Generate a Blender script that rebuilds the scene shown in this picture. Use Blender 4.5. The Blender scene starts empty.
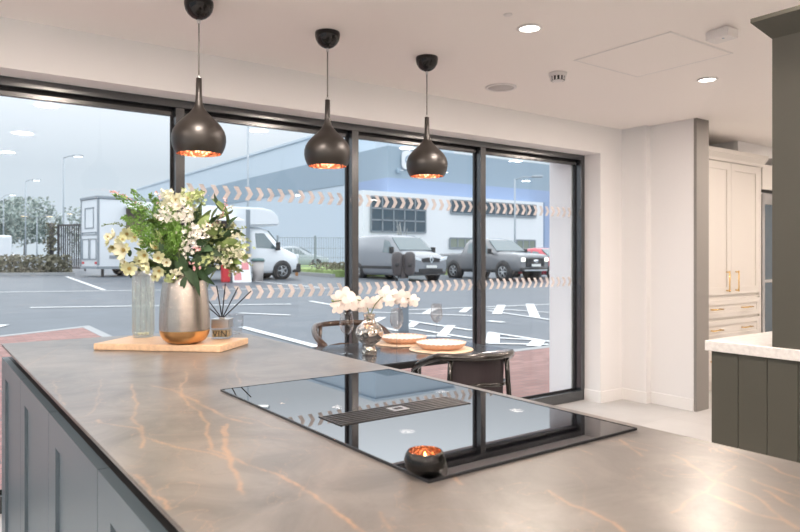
import bpy, bmesh, math, random
import numpy as np
from mathutils import Vector, Matrix
random.seed(7)
PI = math.pi
scene = bpy.context.scene

# ------------------------------------------------------------ camera
cd = bpy.data.cameras.new('camera'); cam = bpy.data.objects.new('camera', cd)
scene.collection.objects.link(cam); scene.camera = cam
cam.location = (0, 0, 1.27); cam.rotation_euler = (PI/2, 0, -math.radians(36))
cd.sensor_width = 36; cd.lens = 30.0; cd.shift_y = -0.0124
cd.clip_start = 0.02; cd.clip_end = 500
cd.dof.use_dof = True; cd.dof.focus_distance = 2.3; cd.dof.aperture_fstop = 6.5

# ------------------------------------------------------------ world
w = bpy.data.worlds.new('overcast'); scene.world = w; w.use_nodes = True
nt = w.node_tree; nt.nodes.clear()
wo = nt.nodes.new('ShaderNodeOutputWorld'); bg = nt.nodes.new('ShaderNodeBackground')
tc = nt.nodes.new('ShaderNodeTexCoord'); sx = nt.nodes.new('ShaderNodeSeparateXYZ')
rp = nt.nodes.new('ShaderNodeValToRGB')
nt.links.new(tc.outputs['Generated'], sx.inputs[0]); nt.links.new(sx.outputs['Z'], rp.inputs[0])
e = rp.color_ramp.elements
e[0].position = 0.0; e[0].color = (0.72, 0.81, 0.88, 1)
e[1].position = 1.0; e[1].color = (2.5, 2.5, 2.5, 1)
n = e.new(0.12); n.color = (0.71, 0.79, 0.86, 1)
n = e.new(0.20); n.color = (0.96, 1.02, 1.08, 1)
n = e.new(0.30); n.color = (1.75, 1.85, 1.95, 1)
nt.links.new(rp.outputs[0], bg.inputs[0]); bg.inputs[1].default_value = 1.0
nt.links.new(bg.outputs[0], wo.inputs[0])

# ------------------------------------------------------------ exposure
vs = scene.view_settings
vs.view_transform = 'Standard'; vs.look = 'None'; vs.gamma = 1; vs.exposure = 0.0; vs.use_curve_mapping = False
scene.cycles.transparent_max_bounces = 24
scene.cycles.max_bounces = 10
scene.cycles.diffuse_bounces = 5
LAMP_W = 19.0
LAMP_C = (1.0, 0.855, 0.75)

# ------------------------------------------------------------ materials
M = {}
def mat(name, col, rough=0.5, metal=0.0, ior=1.45, bump=0.0, bscale=200, var=0.0, vscale=8, emit=None, es=0, coat=0, stretch=None, alpha=None, trans=0, spec=None):
    m = bpy.data.materials.new(name); m.use_nodes = True
    t = m.node_tree; p = t.nodes['Principled BSDF']
    p.inputs['Base Color'].default_value = (*col, 1); p.inputs['Roughness'].default_value = rough
    p.inputs['Metallic'].default_value = metal; p.inputs['IOR'].default_value = ior
    if coat: p.inputs['Coat Weight'].default_value = coat; p.inputs['Coat Roughness'].default_value = 0.03
    if trans: p.inputs['Transmission Weight'].default_value = trans
    if spec is not None: p.inputs['Specular IOR Level'].default_value = spec
    if emit: p.inputs['Emission Color'].default_value = (*emit, 1); p.inputs['Emission Strength'].default_value = es
    tcn = t.nodes.new('ShaderNodeTexCoord'); mp = t.nodes.new('ShaderNodeMapping')
    t.links.new(tcn.outputs['Object'], mp.inputs[0])
    if stretch: mp.inputs['Scale'].default_value = stretch
    if var:
        nz = t.nodes.new('ShaderNodeTexNoise'); nz.inputs['Scale'].default_value = vscale; nz.inputs['Detail'].default_value = 6
        t.links.new(mp.outputs[0], nz.inputs['Vector'])
        r = t.nodes.new('ShaderNodeMapRange'); r.inputs[1].default_value = .3; r.inputs[2].default_value = .7
        r.inputs[3].default_value = 1-var; r.inputs[4].default_value = 1+var
        t.links.new(nz.outputs[0], r.inputs[0])
        mx = t.nodes.new('ShaderNodeVectorMath'); mx.operation = 'SCALE'
        mx.inputs[0].default_value = col; t.links.new(r.outputs[0], mx.inputs['Scale'])
        t.links.new(mx.outputs[0], p.inputs['Base Color'])
    if bump:
        nb = t.nodes.new('ShaderNodeTexNoise'); nb.inputs['Scale'].default_value = bscale; nb.inputs['Detail'].default_value = 4
        t.links.new(mp.outputs[0], nb.inputs['Vector'])
        b = t.nodes.new('ShaderNodeBump'); b.inputs['Strength'].default_value = bump; b.inputs['Distance'].default_value = .002
        t.links.new(nb.outputs[0], b.inputs['Height']); t.links.new(b.outputs[0], p.inputs['Normal'])
    M[name] = m
    return m

def thin_glass(name, tint=(1, 1, 1), ior=1.45, rough=0.0, boost=1.0, extra=0.0, extra_col=(1, 1, 1)):
    """clear sheet: Fresnel mix of a straight-through and a mirror term"""
    m = bpy.data.materials.new(name); m.use_nodes = True; t = m.node_tree; t.nodes.clear()
    o = t.nodes.new('ShaderNodeOutputMaterial'); mx = t.nodes.new('ShaderNodeMixShader')
    tr = t.nodes.new('ShaderNodeBsdfTransparent'); tr.inputs[0].default_value = (*tint, 1)
    gl = t.nodes.new('ShaderNodeBsdfGlossy'); gl.inputs['Roughness'].default_value = rough
    fr = t.nodes.new('ShaderNodeFresnel'); fr.inputs[0].default_value = ior
    ge = t.nodes.new('ShaderNodeNewGeometry'); io = t.nodes.new('ShaderNodeMix'); io.data_type = 'FLOAT'
    io.inputs[2].default_value = ior; io.inputs[3].default_value = 1/ior
    t.links.new(ge.outputs['Backfacing'], io.inputs[0]); t.links.new(io.outputs[0], fr.inputs[0])
    src = fr.outputs[0]
    if boost != 1:
        mu = t.nodes.new('ShaderNodeMath'); mu.operation = 'MULTIPLY'; mu.use_clamp = True; mu.inputs[1].default_value = boost
        t.links.new(src, mu.inputs[0]); src = mu.outputs[0]
    t.links.new(src, mx.inputs[0]); t.links.new(tr.outputs[0], mx.inputs[1]); t.links.new(gl.outputs[0], mx.inputs[2])
    out = mx.outputs[0]
    if extra:
        df = t.nodes.new('ShaderNodeBsdfTranslucent'); df.inputs[0].default_value = (*extra_col, 1)
        m2 = t.nodes.new('ShaderNodeMixShader'); m2.inputs[0].default_value = extra
        t.links.new(out, m2.inputs[1]); t.links.new(df.outputs[0], m2.inputs[2]); out = m2.outputs[0]
    t.links.new(out, o.inputs[0]); M[name] = m; return m

mat('ceiling_paint', (.90, .86, .83), .9)
mat('wall_paint', (.83, .825, .825), .85, bump=.02)
mat('skirting_paint', (.86, .85, .84), .5)
mat('grey_paint', (.24, .225, .21), .6)
mat('frame_metal', (.024, .028, .033), .22, metal=.0, ior=2.0)
mat('gasket', (.01, .01, .012), .5)
mat('floor_tile', (.50, .49, .48), .45, var=.12, vscale=4)
mat('cabinet_grey', (.100, .135, .160), .38)
mat('rail_dark', (.012, .012, .013), .5)
mat('olive', (.085, .083, .068), .5, bump=.25, bscale=40, stretch=(1, 1, .08))
mat('quartz', (.80, .78, .76), .25, var=.10, vscale=60)
mat('cream', (.66, .63, .59), .45)
mat('gold', (.85, .58, .24), .25, metal=1)
mat('black_glass', (.004, .004, .005), .012, ior=4.2)
mat('hob_edge', (.012, .014, .018), .2, ior=1.6)
mat('vent_metal', (.10, .09, .085), .3, metal=1)
mat('vent_dark', (.01, .01, .01), .6)
mat('steel', (.6, .6, .6), .3, metal=1)
mat('pendant_black', (.020, .0155, .012), .40, metal=.35, ior=1.9)
mat('ceramic_black', (.008, .007, .007), .15)
mat('cord_grey', (.17, .16, .15), .5)
mat('clamp_clear', (.6, .6, .6), .3, metal=.5)
mat('bulb', (1, .8, .6), .4, emit=(1, .72, .5), es=3)
mat('downlight_disc', (1, 1, 1), .4, emit=(1, .95, .88), es=14)
mat('white_plastic', (.78, .76, .75), .4)
mat('grille_grey', (.55, .53, .52), .7)
mat('black_slot', (.02, .02, .02), .6)
mat('oak', (.74, .52, .34), .45, var=.12, vscale=6, stretch=(1, 14, 14))
mat('flame', (1, .6, .2), .5, emit=(1, .45, .12), es=14)
mat('wax', (.9, .8, .65), .5)
mat('candle_black', (.004, .004, .004), .22)
mat('table_black', (.05, .055, .065), .13, ior=1.7)
mat('table_edge', (.012, .012, .013), .4)
mat('chair_black', (.022, .019, .017), .22, ior=1.6, coat=.4)
mat('chair_brown', (.07, .04, .026), .25, coat=.4)
mat('leather', (.035, .026, .030), .5, bump=.15, bscale=90)
mat('plate_white', (.88, .80, .74), .3)
mat('plate_blush', (.80, .50, .36), .4)
mat('placemat', (.74, .58, .42), .5, var=.2, vscale=20)
mat('petal_cream', (.74, .74, .56), .6)
mat('petal_white', (.86, .84, .78), .6)
mat('petal_orchid', (.95, .86, .80), .55)
mat('petal_green', (.42, .50, .22), .6)
mat('petal_ivory', (.62, .64, .40), .6)
mat('petal_dusty', (.36, .36, .17), .6)
mat('petal_pink', (.80, .45, .45), .6)
mat('stamen', (.40, .30, .10), .6)
mat('leaf_dark', (.035, .075, .03), .5, var=.35, vscale=30)
mat('leaf_mid', (.16, .23, .07), .55, var=.3, vscale=30)
mat('fern_green', (.13, .26, .045), .55, var=.3, vscale=25)
mat('stem', (.16, .20, .07), .6)
mat('stem_brown', (.10, .055, .035), .6)
mat('reed', (.02, .017, .017), .6)
mat('oil', (.80, .58, .30), .05, trans=.8, ior=1.3)
mat('print_black', (.01, .01, .01), .5)
mat('water_glass', (.78, .82, .80), .05, trans=.9, ior=1.33)
mat('asphalt', (.105, .122, .145), .45, var=.12, vscale=1.2, bump=.4, bscale=8)
mat('line_white', (.80, .82, .84), .5)
mat('kerb_stone', (.36, .37, .38), .7)
mat('hedge_green', (.20, .19, .14), .9, var=.3, vscale=9)
mat('grass', (.26, .36, .13), .9, var=.3, vscale=3)
mat('hazed_leaf', (.36, .42, .39), .9, var=.3, vscale=.8)  # pale grey-green: haze of distance painted into the leaf colour
mat('trunk', (.2, .18, .16), .9)
mat('clad_grey', (.33, .42, .50), .6)
mat('clad_light', (.60, .69, .77), .6)
mat('band_blue', (.33, .43, .63), .6)
mat('clad_white', (.84, .87, .90), .6)
mat('dark_window', (.06, .095, .125), .15, ior=1.6)
mat('low_window', (.26, .30, .25), .2)
mat('sign_white', (.85, .87, .9), .4)
mat('sign_grey', (.35, .45, .55), .5)
mat('pole_grey', (.42, .47, .52), .5)
mat('lamp_glow', (1, 1, 1), .5, emit=(1, .97, .9), es=3)
mat('lamp_glow_warm', (1, .9, .7), .5, emit=(1, .75, .4), es=1.6)
mat('fence_grey', (.28, .32, .36), .6)
mat('van_white', (.80, .84, .88), .25, coat=.5)
mat('van_grey', (.23, .25, .28), .25, coat=.7)
mat('pickup_grey', (.20, .21, .225), .25, coat=.7)
mat('car_silver', (.4, .45, .5), .25, coat=.7)
mat('car_red', (.52, .03, .06), .25, coat=.7)
mat('car_glass', (.10, .15, .17), .06, ior=1.9)
mat('trim_black', (.03, .033, .037), .5)
mat('tyre', (.03, .032, .035), .8)
mat('alloy', (.50, .53, .56), .35, metal=.6)
mat('headlight', (.8, .85, .9), .15, ior=1.8)
mat('headlight_on', (1, 1, 1), .2, emit=(1, .95, .75), es=1.5)
mat('chrome', (.8, .82, .85), .12, metal=1)
mat('plate_pale', (.8, .82, .80), .4)
mat('awning_cloth', (.84, .86, .87), .7)
mat('hatch_inside', (.14, .11, .10), .6)
mat('red_paint', (.62, .05, .06), .5)
mat('blue_paint', (.05, .2, .6), .5)
mat('orange_paint', (.8, .35, .12), .5)
mat('board_pink', (.75, .30, .32), .5)
mat('bin_grey', (.50, .47, .46), .6)
mat('bin_lid', (.12, .20, .20), .5)
mat('post_dark', (.075, .07, .075), .4)
mat('post_grey', (.20, .24, .28), .45)
mat('exit_green', (.02, .22, .08), .5)
mat('ceramic_shade', (.36, .32, .29), .8)

thin_glass('pane_glass', (.975, .99, 1.0), 1.45, boost=.55)
thin_glass('clear_glass', (.955, .96, .965), 1.45, boost=1.2)
thin_glass('tint_glass', (.97, .955, .945), 1.5, boost=1.6)
thin_glass('bottle_glass', (.965, .975, .965), 1.45, boost=1.2, extra=.08, extra_col=(.9, .93, .9))
thin_glass('frosted', (.78, .74, .70), 1.3, rough=.4, boost=.5, extra=.55, extra_col=(1, .96, .9))

# frosted decals: half diffuse
def decal_mat():
    m = bpy.data.materials.new('decal'); m.use_nodes = True; t = m.node_tree; t.nodes.clear()
    o = t.nodes.new('ShaderNodeOutputMaterial')
    a = t.nodes.new('ShaderNodeBsdfDiffuse'); a.inputs[0].default_value = (.92, .85, .80, 1)
    b = t.nodes.new('ShaderNodeBsdfTranslucent'); b.inputs[0].default_value = (.85, .80, .78, 1)
    c = t.nodes.new('ShaderNodeBsdfTransparent'); c.inputs[0].default_value = (.9, .9, .9, 1)
    m1 = t.nodes.new('ShaderNodeMixShader'); m1.inputs[0].default_value = .45
    m2 = t.nodes.new('ShaderNodeMixShader'); m2.inputs[0].default_value = .22
    t.links.new(a.outputs[0], m1.inputs[1]); t.links.new(b.outputs[0], m1.inputs[2])
    t.links.new(m1.outputs[0], m2.inputs[1]); t.links.new(c.outputs[0], m2.inputs[2])
    t.links.new(m2.outputs[0], o.inputs[0]); M['decal'] = m
decal_mat()

# hammered metals
def hammered(name, col, rough, scale, strength, dist=.004, split=None):
    m = mat(name, col, rough, metal=1); t = m.node_tree; p = t.nodes['Principled BSDF']
    tcn = t.nodes.new('ShaderNodeTexCoord'); v = t.nodes.new('ShaderNodeTexVoronoi'); v.inputs['Scale'].default_value = scale
    t.links.new(tcn.outputs['Object'], v.inputs['Vector'])
    b = t.nodes.new('ShaderNodeBump'); b.inputs['Strength'].default_value = strength; b.inputs['Distance'].default_value = dist
    t.links.new(v.outputs['Distance'], b.inputs['Height']); t.links.new(b.outputs[0], p.inputs['Normal'])
    return m
hammered('copper', (.90, .61, .49), .22, 45, .9, .006)
hammered('candle_copper', (.72, .42, .30), .25, 220, .9, .002)
hammered('nickel', (.72, .66, .60), .12, 38, .9, .012)
def brush(name, col, rough):
    m = mat(name, col, rough, metal=1); t = m.node_tree; p = t.nodes['Principled BSDF']
    tcn = t.nodes.new('ShaderNodeTexCoord'); mp = t.nodes.new('ShaderNodeMapping'); mp.inputs['Scale'].default_value = (6, 6, 300)
    nz = t.nodes.new('ShaderNodeTexNoise'); nz.inputs['Scale'].default_value = 3
    t.links.new(tcn.outputs['Object'], mp.inputs[0]); t.links.new(mp.outputs[0], nz.inputs['Vector'])
    b = t.nodes.new('ShaderNodeBump'); b.inputs['Strength'].default_value = .35; b.inputs['Distance'].default_value = .001
    t.links.new(nz.outputs[0], b.inputs['Height']); t.links.new(b.outputs[0], p.inputs['Normal'])
brush('vase_metal', (.52, .47, .42), .27)
hammered('vase_gold', (.70, .42, .19), .28, 30, .2)

# stone worktop
def stone():
    m = mat('stone', (.36, .33, .31), .30, ior=1.65); t = m.node_tree; p = t.nodes['Principled BSDF']
    tcn = t.nodes.new('ShaderNodeTexCoord')
    n1 = t.nodes.new('ShaderNodeTexNoise'); n1.inputs['Scale'].default_value = 5; n1.inputs['Detail'].default_value = 10; n1.inputs['Roughness'].default_value = .65
    n1.inputs['Distortion'].default_value = .8
    r1 = t.nodes.new('ShaderNodeValToRGB')
    r1.color_ramp.elements[0].position = .33; r1.color_ramp.elements[0].color = (.075, .069, .064, 1)
    r1.color_ramp.elements[1].position = .66; r1.color_ramp.elements[1].color = (.180, .163, .149, 1)
    t.links.new(tcn.outputs['Object'], n1.inputs['Vector']); t.links.new(n1.outputs[0], r1.inputs[0])
    # fine dark fissures
    n2 = t.nodes.new('ShaderNodeTexNoise'); n2.inputs['Scale'].default_value = 7; n2.inputs['Detail'].default_value = 5; n2.inputs['Distortion'].default_value = 1.5
    t.links.new(tcn.outputs['Object'], n2.inputs['Vector'])
    s = t.nodes.new('ShaderNodeMath'); s.operation = 'SUBTRACT'; s.inputs[1].default_value = .5; t.links.new(n2.outputs[0], s.inputs[0])
    a = t.nodes.new('ShaderNodeMath'); a.operation = 'ABSOLUTE'; t.links.new(s.outputs[0], a.inputs[0])
    rr = t.nodes.new('ShaderNodeMapRange'); rr.inputs[1].default_value = 0; rr.inputs[2].default_value = .012; rr.inputs[3].default_value = .4; rr.inputs[4].default_value = 0
    t.links.new(a.outputs[0], rr.inputs[0])
    mx = t.nodes.new('ShaderNodeMix'); mx.data_type = 'RGBA'; mx.inputs[7].default_value = (.10, .09, .085, 1)
    t.links.new(rr.outputs[0], mx.inputs[0]); t.links.new(r1.outputs[0], mx.inputs[6])
    # hairline rust network
    n4 = t.nodes.new('ShaderNodeTexNoise'); n4.inputs['Scale'].default_value = 3.2; n4.inputs['Detail'].default_value = 7; n4.inputs['Distortion'].default_value = 2.2
    t.links.new(tcn.outputs['Object'], n4.inputs['Vector'])
    s4 = t.nodes.new('ShaderNodeMath'); s4.operation = 'SUBTRACT'; s4.inputs[1].default_value = .47; t.links.new(n4.outputs[0], s4.inputs[0])
    a4 = t.nodes.new('ShaderNodeMath'); a4.operation = 'ABSOLUTE'; t.links.new(s4.outputs[0], a4.inputs[0])
    r4 = t.nodes.new('ShaderNodeMapRange'); r4.inputs[1].default_value = 0; r4.inputs[2].default_value = .005; r4.inputs[3].default_value = .38; r4.inputs[4].default_value = 0
    t.links.new(a4.outputs[0], r4.inputs[0])
    m4 = t.nodes.new('ShaderNodeMix'); m4.data_type = 'RGBA'; m4.inputs[7].default_value = (.34, .21, .13, 1)
    t.links.new(r4.outputs[0], m4.inputs[0]); t.links.new(mx.outputs[2], m4.inputs[6]); mx = m4
    # rust veins drawn through the slab
    at = t.nodes.new('ShaderNodeAttribute'); at.attribute_name = 'vein'
    n3 = t.nodes.new('ShaderNodeTexNoise'); n3.inputs['Scale'].default_value = 30; n3.inputs['Detail'].default_value = 4
    t.links.new(tcn.outputs['Object'], n3.inputs['Vector'])
    r3 = t.nodes.new('ShaderNodeMapRange'); r3.inputs[1].default_value = .3; r3.inputs[2].default_value = .6; r3.inputs[3].default_value = .25; r3.inputs[4].default_value = 1
    t.links.new(n3.outputs[0], r3.inputs[0])
    mu = t.nodes.new('ShaderNodeMath'); mu.operation = 'MULTIPLY'; mu.use_clamp = True
    t.links.new(at.outputs['Fac'], mu.inputs[0]); t.links.new(r3.outputs[0], mu.inputs[1])
    m2 = t.nodes.new('ShaderNodeMix'); m2.data_type = 'RGBA'; m2.inputs[7].default_value = (.36, .215, .125, 1)
    t.links.new(mu.outputs[0], m2.inputs[0]); t.links.new(mx.outputs[2], m2.inputs[6])
    t.links.new(m2.outputs[2], p.inputs['Base Color'])
stone()

def bricks():
    m = mat('brick_paving', (.5, .3, .28), .6); t = m.node_tree; p = t.nodes['Principled BSDF']
    tcn = t.nodes.new('ShaderNodeTexCoord'); b = t.nodes.new('ShaderNodeTexBrick')
    b.inputs['Scale'].default_value = 1.0; b.inputs['Brick Width'].default_value = .21; b.inputs['Row Height'].default_value = .105
    b.inputs['Mortar Size'].default_value = .006
    b.inputs['Color1'].default_value = (.24, .115, .10, 1); b.inputs['Color2'].default_value = (.36, .19, .165, 1); b.inputs['Mortar'].default_value = (.16, .12, .115, 1)
    t.links.new(tcn.outputs['Object'], b.inputs['Vector']); t.links.new(b.outputs[0], p.inputs['Base Color'])
bricks()
def tiles():
    m = M['floor_tile']; t = m.node_tree; p = t.nodes['Principled BSDF']
    b = t.nodes.new('ShaderNodeTexBrick'); tcn = t.nodes.new('ShaderNodeTexCoord')
    b.offset = 0; b.inputs['Scale'].default_value = 1; b.inputs['Brick Width'].default_value = .6; b.inputs['Row Height'].default_value = .6; b.inputs['Mortar Size'].default_value = .0025
    b.inputs['Color1'].default_value = (.46, .455, .45, 1); b.inputs['Color2'].default_value = (.52, .515, .51, 1); b.inputs['Mortar'].default_value = (.42, .40, .38, 1)
    t.links.new(tcn.outputs['Object'], b.inputs['Vector'])
    src = p.inputs['Base Color'].links[0].from_socket
    mx = t.nodes.new('ShaderNodeMix'); mx.data_type = 'RGBA'; mx.inputs[0].default_value = .55
    t.links.new(src, mx.inputs[6]); t.links.new(b.outputs[0], mx.inputs[7]); t.links.new(mx.outputs[2], p.inputs['Base Color'])
tiles()

# ------------------------------------------------------------ mesh helpers
class MB:
    def __init__(s): s.bm = bmesh.new(); s.mats = []; s.cur = 0
    def use(s, m):
        if m not in s.mats: s.mats.append(m)
        s.cur = s.mats.index(m); return s
    def _t(s, faces, smooth=False):
        for f in faces: f.material_index = s.cur; f.smooth = smooth
    def box(s, x0, x1, y0, y1, z0, z1, bev=0, seg=1):
        v = [s.bm.verts.new(p) for p in ((x0,y0,z0),(x1,y0,z0),(x1,y1,z0),(x0,y1,z0),(x0,y0,z1),(x1,y0,z1),(x1,y1,z1),(x0,y1,z1))]
        fs = [s.bm.faces.new([v[i] for i in q]) for q in ((3,2,1,0),(4,5,6,7),(0,1,5,4),(1,2,6,5),(2,3,7,6),(3,0,4,7))]
        s._t(fs)
        if bev:
            es = list({e for f in fs for e in f.edges})
            r = bmesh.ops.bevel(s.bm, geom=es, offset=bev, segments=seg, affect='EDGES', profile=.5)
            s._t(r['faces'])
        return s
    def prism(s, pts, d, axis='z', lo=0, smooth=False):
        """pts: 2D polygon; extrude along axis from lo to d"""
        def P(a, b, c):
            return {'z': (a, b, c), 'y': (a, c, b), 'x': (c, a, b)}[axis]
        A = [s.bm.verts.new(P(a, b, lo)) for a, b in pts]; B = [s.bm.verts.new(P(a, b, d)) for a, b in pts]
        fs = [s.bm.faces.new(A[::-1]), s.bm.faces.new(B)]
        for i in range(len(pts)):
            j = (i+1) % len(pts); fs.append(s.bm.faces.new((A[i], A[j], B[j], B[i])))
        s._t(fs, smooth); bmesh.ops.recalc_face_normals(s.bm, faces=fs); return s
    def lathe(s, prof, n=32, c=(0, 0, 0), close=False, smooth=True, sxy=(1, 1)):
        rings = []
        for r, z in prof:
            if r < 1e-6: rings.append([s.bm.verts.new((c[0], c[1], c[2]+z))])
            else: rings.append([s.bm.verts.new((c[0]+r*math.cos(2*PI*i/n)*sxy[0], c[1]+r*math.sin(2*PI*i/n)*sxy[1], c[2]+z)) for i in range(n)])
        fs = []
        pairs = list(zip(rings[:-1], rings[1:]))
        if close: pairs.append((rings[-1], rings[0]))
        for a, b in pairs:
            for i in range(n):
                j = (i+1) % n
                if len(a) == 1 and len(b) == 1: continue
                if len(a) == 1: fs.append(s.bm.faces.new((a[0], b[j], b[i])))
                elif len(b) == 1: fs.append(s.bm.faces.new((a[i], a[j], b[0])))
                else: fs.append(s.bm.faces.new((a[i], a[j], b[j], b[i])))
        s._t(fs, smooth); return s
    def tube(s, pts, r, n=8, caps=True, flat=None):
        pts = [Vector(p) for p in pts]; rs = r if isinstance(r, (list, tuple)) else [r]*len(pts)
        rings = []; up = None
        for i, p in enumerate(pts):
            t = (pts[min(i+1, len(pts)-1)] - pts[max(i-1, 0)]).normalized()
            if up is None: up = Vector((0, 0, 1)) if abs(t.z) < .9 else Vector((1, 0, 0))
            a = t.cross(up).normalized(); b = a.cross(t).normalized(); up = b
            fx, fy = flat or (1, 1)
            rings.append([s.bm.verts.new(p + rs[i]*(fx*math.cos(2*PI*k/n)*a + fy*math.sin(2*PI*k/n)*b)) for k in range(n)])
        fs = []
        for A, B in zip(rings[:-1], rings[1:]):
            for k in range(n): fs.append(s.bm.faces.new((A[k], A[(k+1) % n], B[(k+1) % n], B[k])))
        if caps: fs += [s.bm.faces.new(rings[0][::-1]), s.bm.faces.new(rings[-1])]
        s._t(fs, True); return s
    def cyl(s, a, b, r, n=20): return s.tube([a, b], r, n)
    def quad(s, pts, smooth=False):
        f = s.bm.faces.new([s.bm.verts.new(p) for p in pts]); s._t([f], smooth); return s
    def build(s, name, m=None, parent=None, sharp=None):
        me = bpy.data.meshes.new(name)
        bmesh.ops.recalc_face_normals(s.bm, faces=s.bm.faces[:])
        if sharp:
            for ed in s.bm.edges:
                if len(ed.link_faces) == 2 and ed.calc_face_angle(0) > math.radians(sharp): ed.smooth = False
        s.bm.to_mesh(me); s.bm.free()
        if s.mats:
            for k in s.mats: me.materials.append(M[k])
        else: me.materials.append(M[m])
        o = bpy.data.objects.new(name, me); scene.collection.objects.link(o)
        if parent is not None: o.parent = parent
        return o

def thing(name, label, cat, loc=(0, 0, 0), rotz=0, group=None):
    o = bpy.data.objects.new(name, None); scene.collection.objects.link(o)
    o.location = loc; o.rotation_euler = (0, 0, rotz); o.empty_display_size = .1
    o['label'] = label; o['category'] = cat
    if group: o['group'] = group
    return o
def tag(o, label, cat, group=None, kind=None):
    o['label'] = label; o['category'] = cat
    if group: o['group'] = group
    if kind: o['kind'] = kind
    return o
def struct(o, label=None):
    o['kind'] = 'structure'
    if label: o['label'] = label
    return o
def dup(root, loc, rotz, label, group=None):
    r = root.copy(); scene.collection.objects.link(r); r.location = loc; r.rotation_euler = (0, 0, rotz); r['label'] = label
    if group: r['group'] = group
    for ch in list(root.children):
        c = ch.copy(); scene.collection.objects.link(c); c.parent = r
        for g in list(ch.children):
            d = g.copy(); scene.collection.objects.link(d); d.parent = c
    return r

# ============================================================ ROOM
CZ = 2.397; YW = 3.643; YF = 3.811; HZ = 2.160
def simple(name, x0, x1, y0, y1, z0, z1, m, label=None):
    return struct(MB().box(x0, x1, y0, y1, z0, z1).build(name, m), label)
XR = 9.0; XL = -4.0; YB = -4.5
simple('floor', XL, XR, YB, YF+.12, -.06, 0, 'floor_tile', 'pale grey tiled floor')
simple('ceiling', XL, XR, YB, 4.15, CZ, CZ+.1, 'ceiling_paint', 'plain ceiling')
# front wall: bulkhead over the glazing, pier to its right
b = MB()
b.box(XL, 4.79, YW, 4.15, HZ, CZ)
b.box(4.79, 5.09, YW, 4.15, 0, CZ)
struct(b.build('wall_front', 'wall_paint'), 'painted wall above and beside the glazing')
simple('trim_1', 4.725, 4.79, YF+.10, 4.16, 0, HZ, 'clad_white', 'pale outside reveal')
# right end wall stepping towards the room
b = MB()
b.prism([(5.09, 3.40), (5.155, 3.40), (5.155, 3.0), (5.33, 3.0), (5.33, 4.15), (5.09, 4.15)], CZ)
struct(b.build('wall_right', 'wall_paint'), 'painted end wall with a shallow step')
simple('trim_2', 5.15, 5.335, 2.975, 3.0, 0, CZ, 'grey_paint', 'grey end panel closing the partition')
b = MB(); BH = .098
b.prism([(4.79, YF-.005), (4.79, YW), (5.09, YW), (5.09, 3.40), (5.155, 3.40), (5.155, 3.0), (5.141, 3.0), (5.141, 3.386), (5.076, 3.386), (5.076, YW-.014), (4.776, YW-.014), (4.776, YF-.005)], BH)
struct(b.build('baseboard_right', 'skirting_paint'), 'white skirting board')
# kitchen side beyond the partition
b = MB(); b.box(5.33, XR, 3.93, 4.15, 0, CZ); struct(b.build('wall_kitchen', 'wall_paint'))
simple('trim_3', 6.5, XR, 3.33, 3.93, 2.285, CZ, 'wall_paint', 'boxed bulkhead over the tall units')
simple('wall_far_right', XR, XR+.1, YB, 4.15, 0, CZ, 'wall_paint')
simple('wall_back', XL, XR, YB-.1, YB, 0, CZ, 'wall_paint')
# left wall with a wide glazed opening
b = MB()
b.box(XL-.1, XL, YB, -3.5, 0, CZ); b.box(XL-.1, XL, 3.4, 4.15, 0, CZ); b.box(XL-.1, XL, -3.5, 3.4, HZ, CZ)
struct(b.build('wall_left', 'wall_paint'))

# ---- glazed front: frame, mullions, panes
w1 = bpy.data.objects.new('window_1', None); scene.collection.objects.link(w1); struct(w1, 'full height dark framed shopfront glazing')
f = MB()
f.box(XL, 4.79, YF, YF+.10, HZ-.045, HZ, .002); f.box(XL, 4.79, YF, YF+.10, 0, .085, .002)
f.box(4.742, 4.79, YF, YF+.10, .085, HZ-.045, .002)
f.build('window_frame', 'frame_metal', w1)
MX = [1.195, 2.372, 3.545]
ML = [x-1.175*k for x in (1.195,) for k in (1, 2, 3, 4)]
for x in MX+ML:
    MB().box(x, x+.052, YF, YF+.10, .085, HZ-.045, .002).build('mullion', 'frame_metal', w1)
edges = sorted(ML+MX); edges = [XL-.05]+edges+[4.742]
gy = YF+.072
for i in range(len(edges)-1):
    a = edges[i]+.052; c = edges[i+1]
    p = MB().box(a, c, gy, gy+.012, .085, HZ-.045).build('glass_pane', 'pane_glass', w1)
    g = MB()
    for (x0, x1, z0, z1) in ((a, a+.012, .085, HZ-.045), (c-.012, c, .085, HZ-.045), (a, c, .085, .10), (a, c, HZ-.062, HZ-.045)):
        g.box(x0, x1, gy-.014, gy-.001, z0, z1)
    g.build('gasket', 'gasket', w1)
    g = MB().box(a+.012, c-.012, gy-.03, gy-.002, HZ-.088, HZ-.062, .002).build('vent_strip', 'frame_metal', w1)
    if a > 1.2:
        for zc, nm in ((1.655, 'chevron_band'), (1.047, 'chevron_band')):
            d = MB(); x = a+.03
            while x < c-.06:
                t = .029; hh = .041; s_ = .025; y = gy-.002
                d.prism([(x, zc-hh), (x+t, zc-hh), (x+t+s_, zc), (x+t, zc+hh), (x, zc+hh), (x+s_, zc)], gy-.0004, 'y', y)
                x += .0725
            d.build(nm, 'decal', w1)
for x in (3.545+.02, 4.762):
    pass
# side glazing on the left
w2 = bpy.data.objects.new('window_2', None); scene.collection.objects.link(w2); struct(w2)
f = MB(); f.box(XL-.1, XL, -3.5, 3.4, HZ-.05, HZ); f.box(XL-.1, XL, -3.5, 3.4, 0, .085)
f.build('window_frame', 'frame_metal', w2)
for i in range(7):
    y = -3.5+i*(6.85/6)
    MB().box(XL-.1, XL, y, y+.052, .085, HZ-.05).build('mullion', 'frame_metal', w2)
    if i < 6: MB().box(XL-.06, XL-.05, y+.052, y+6.85/6, .085, HZ-.05).build('glass_pane', 'pane_glass', w2)

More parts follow.
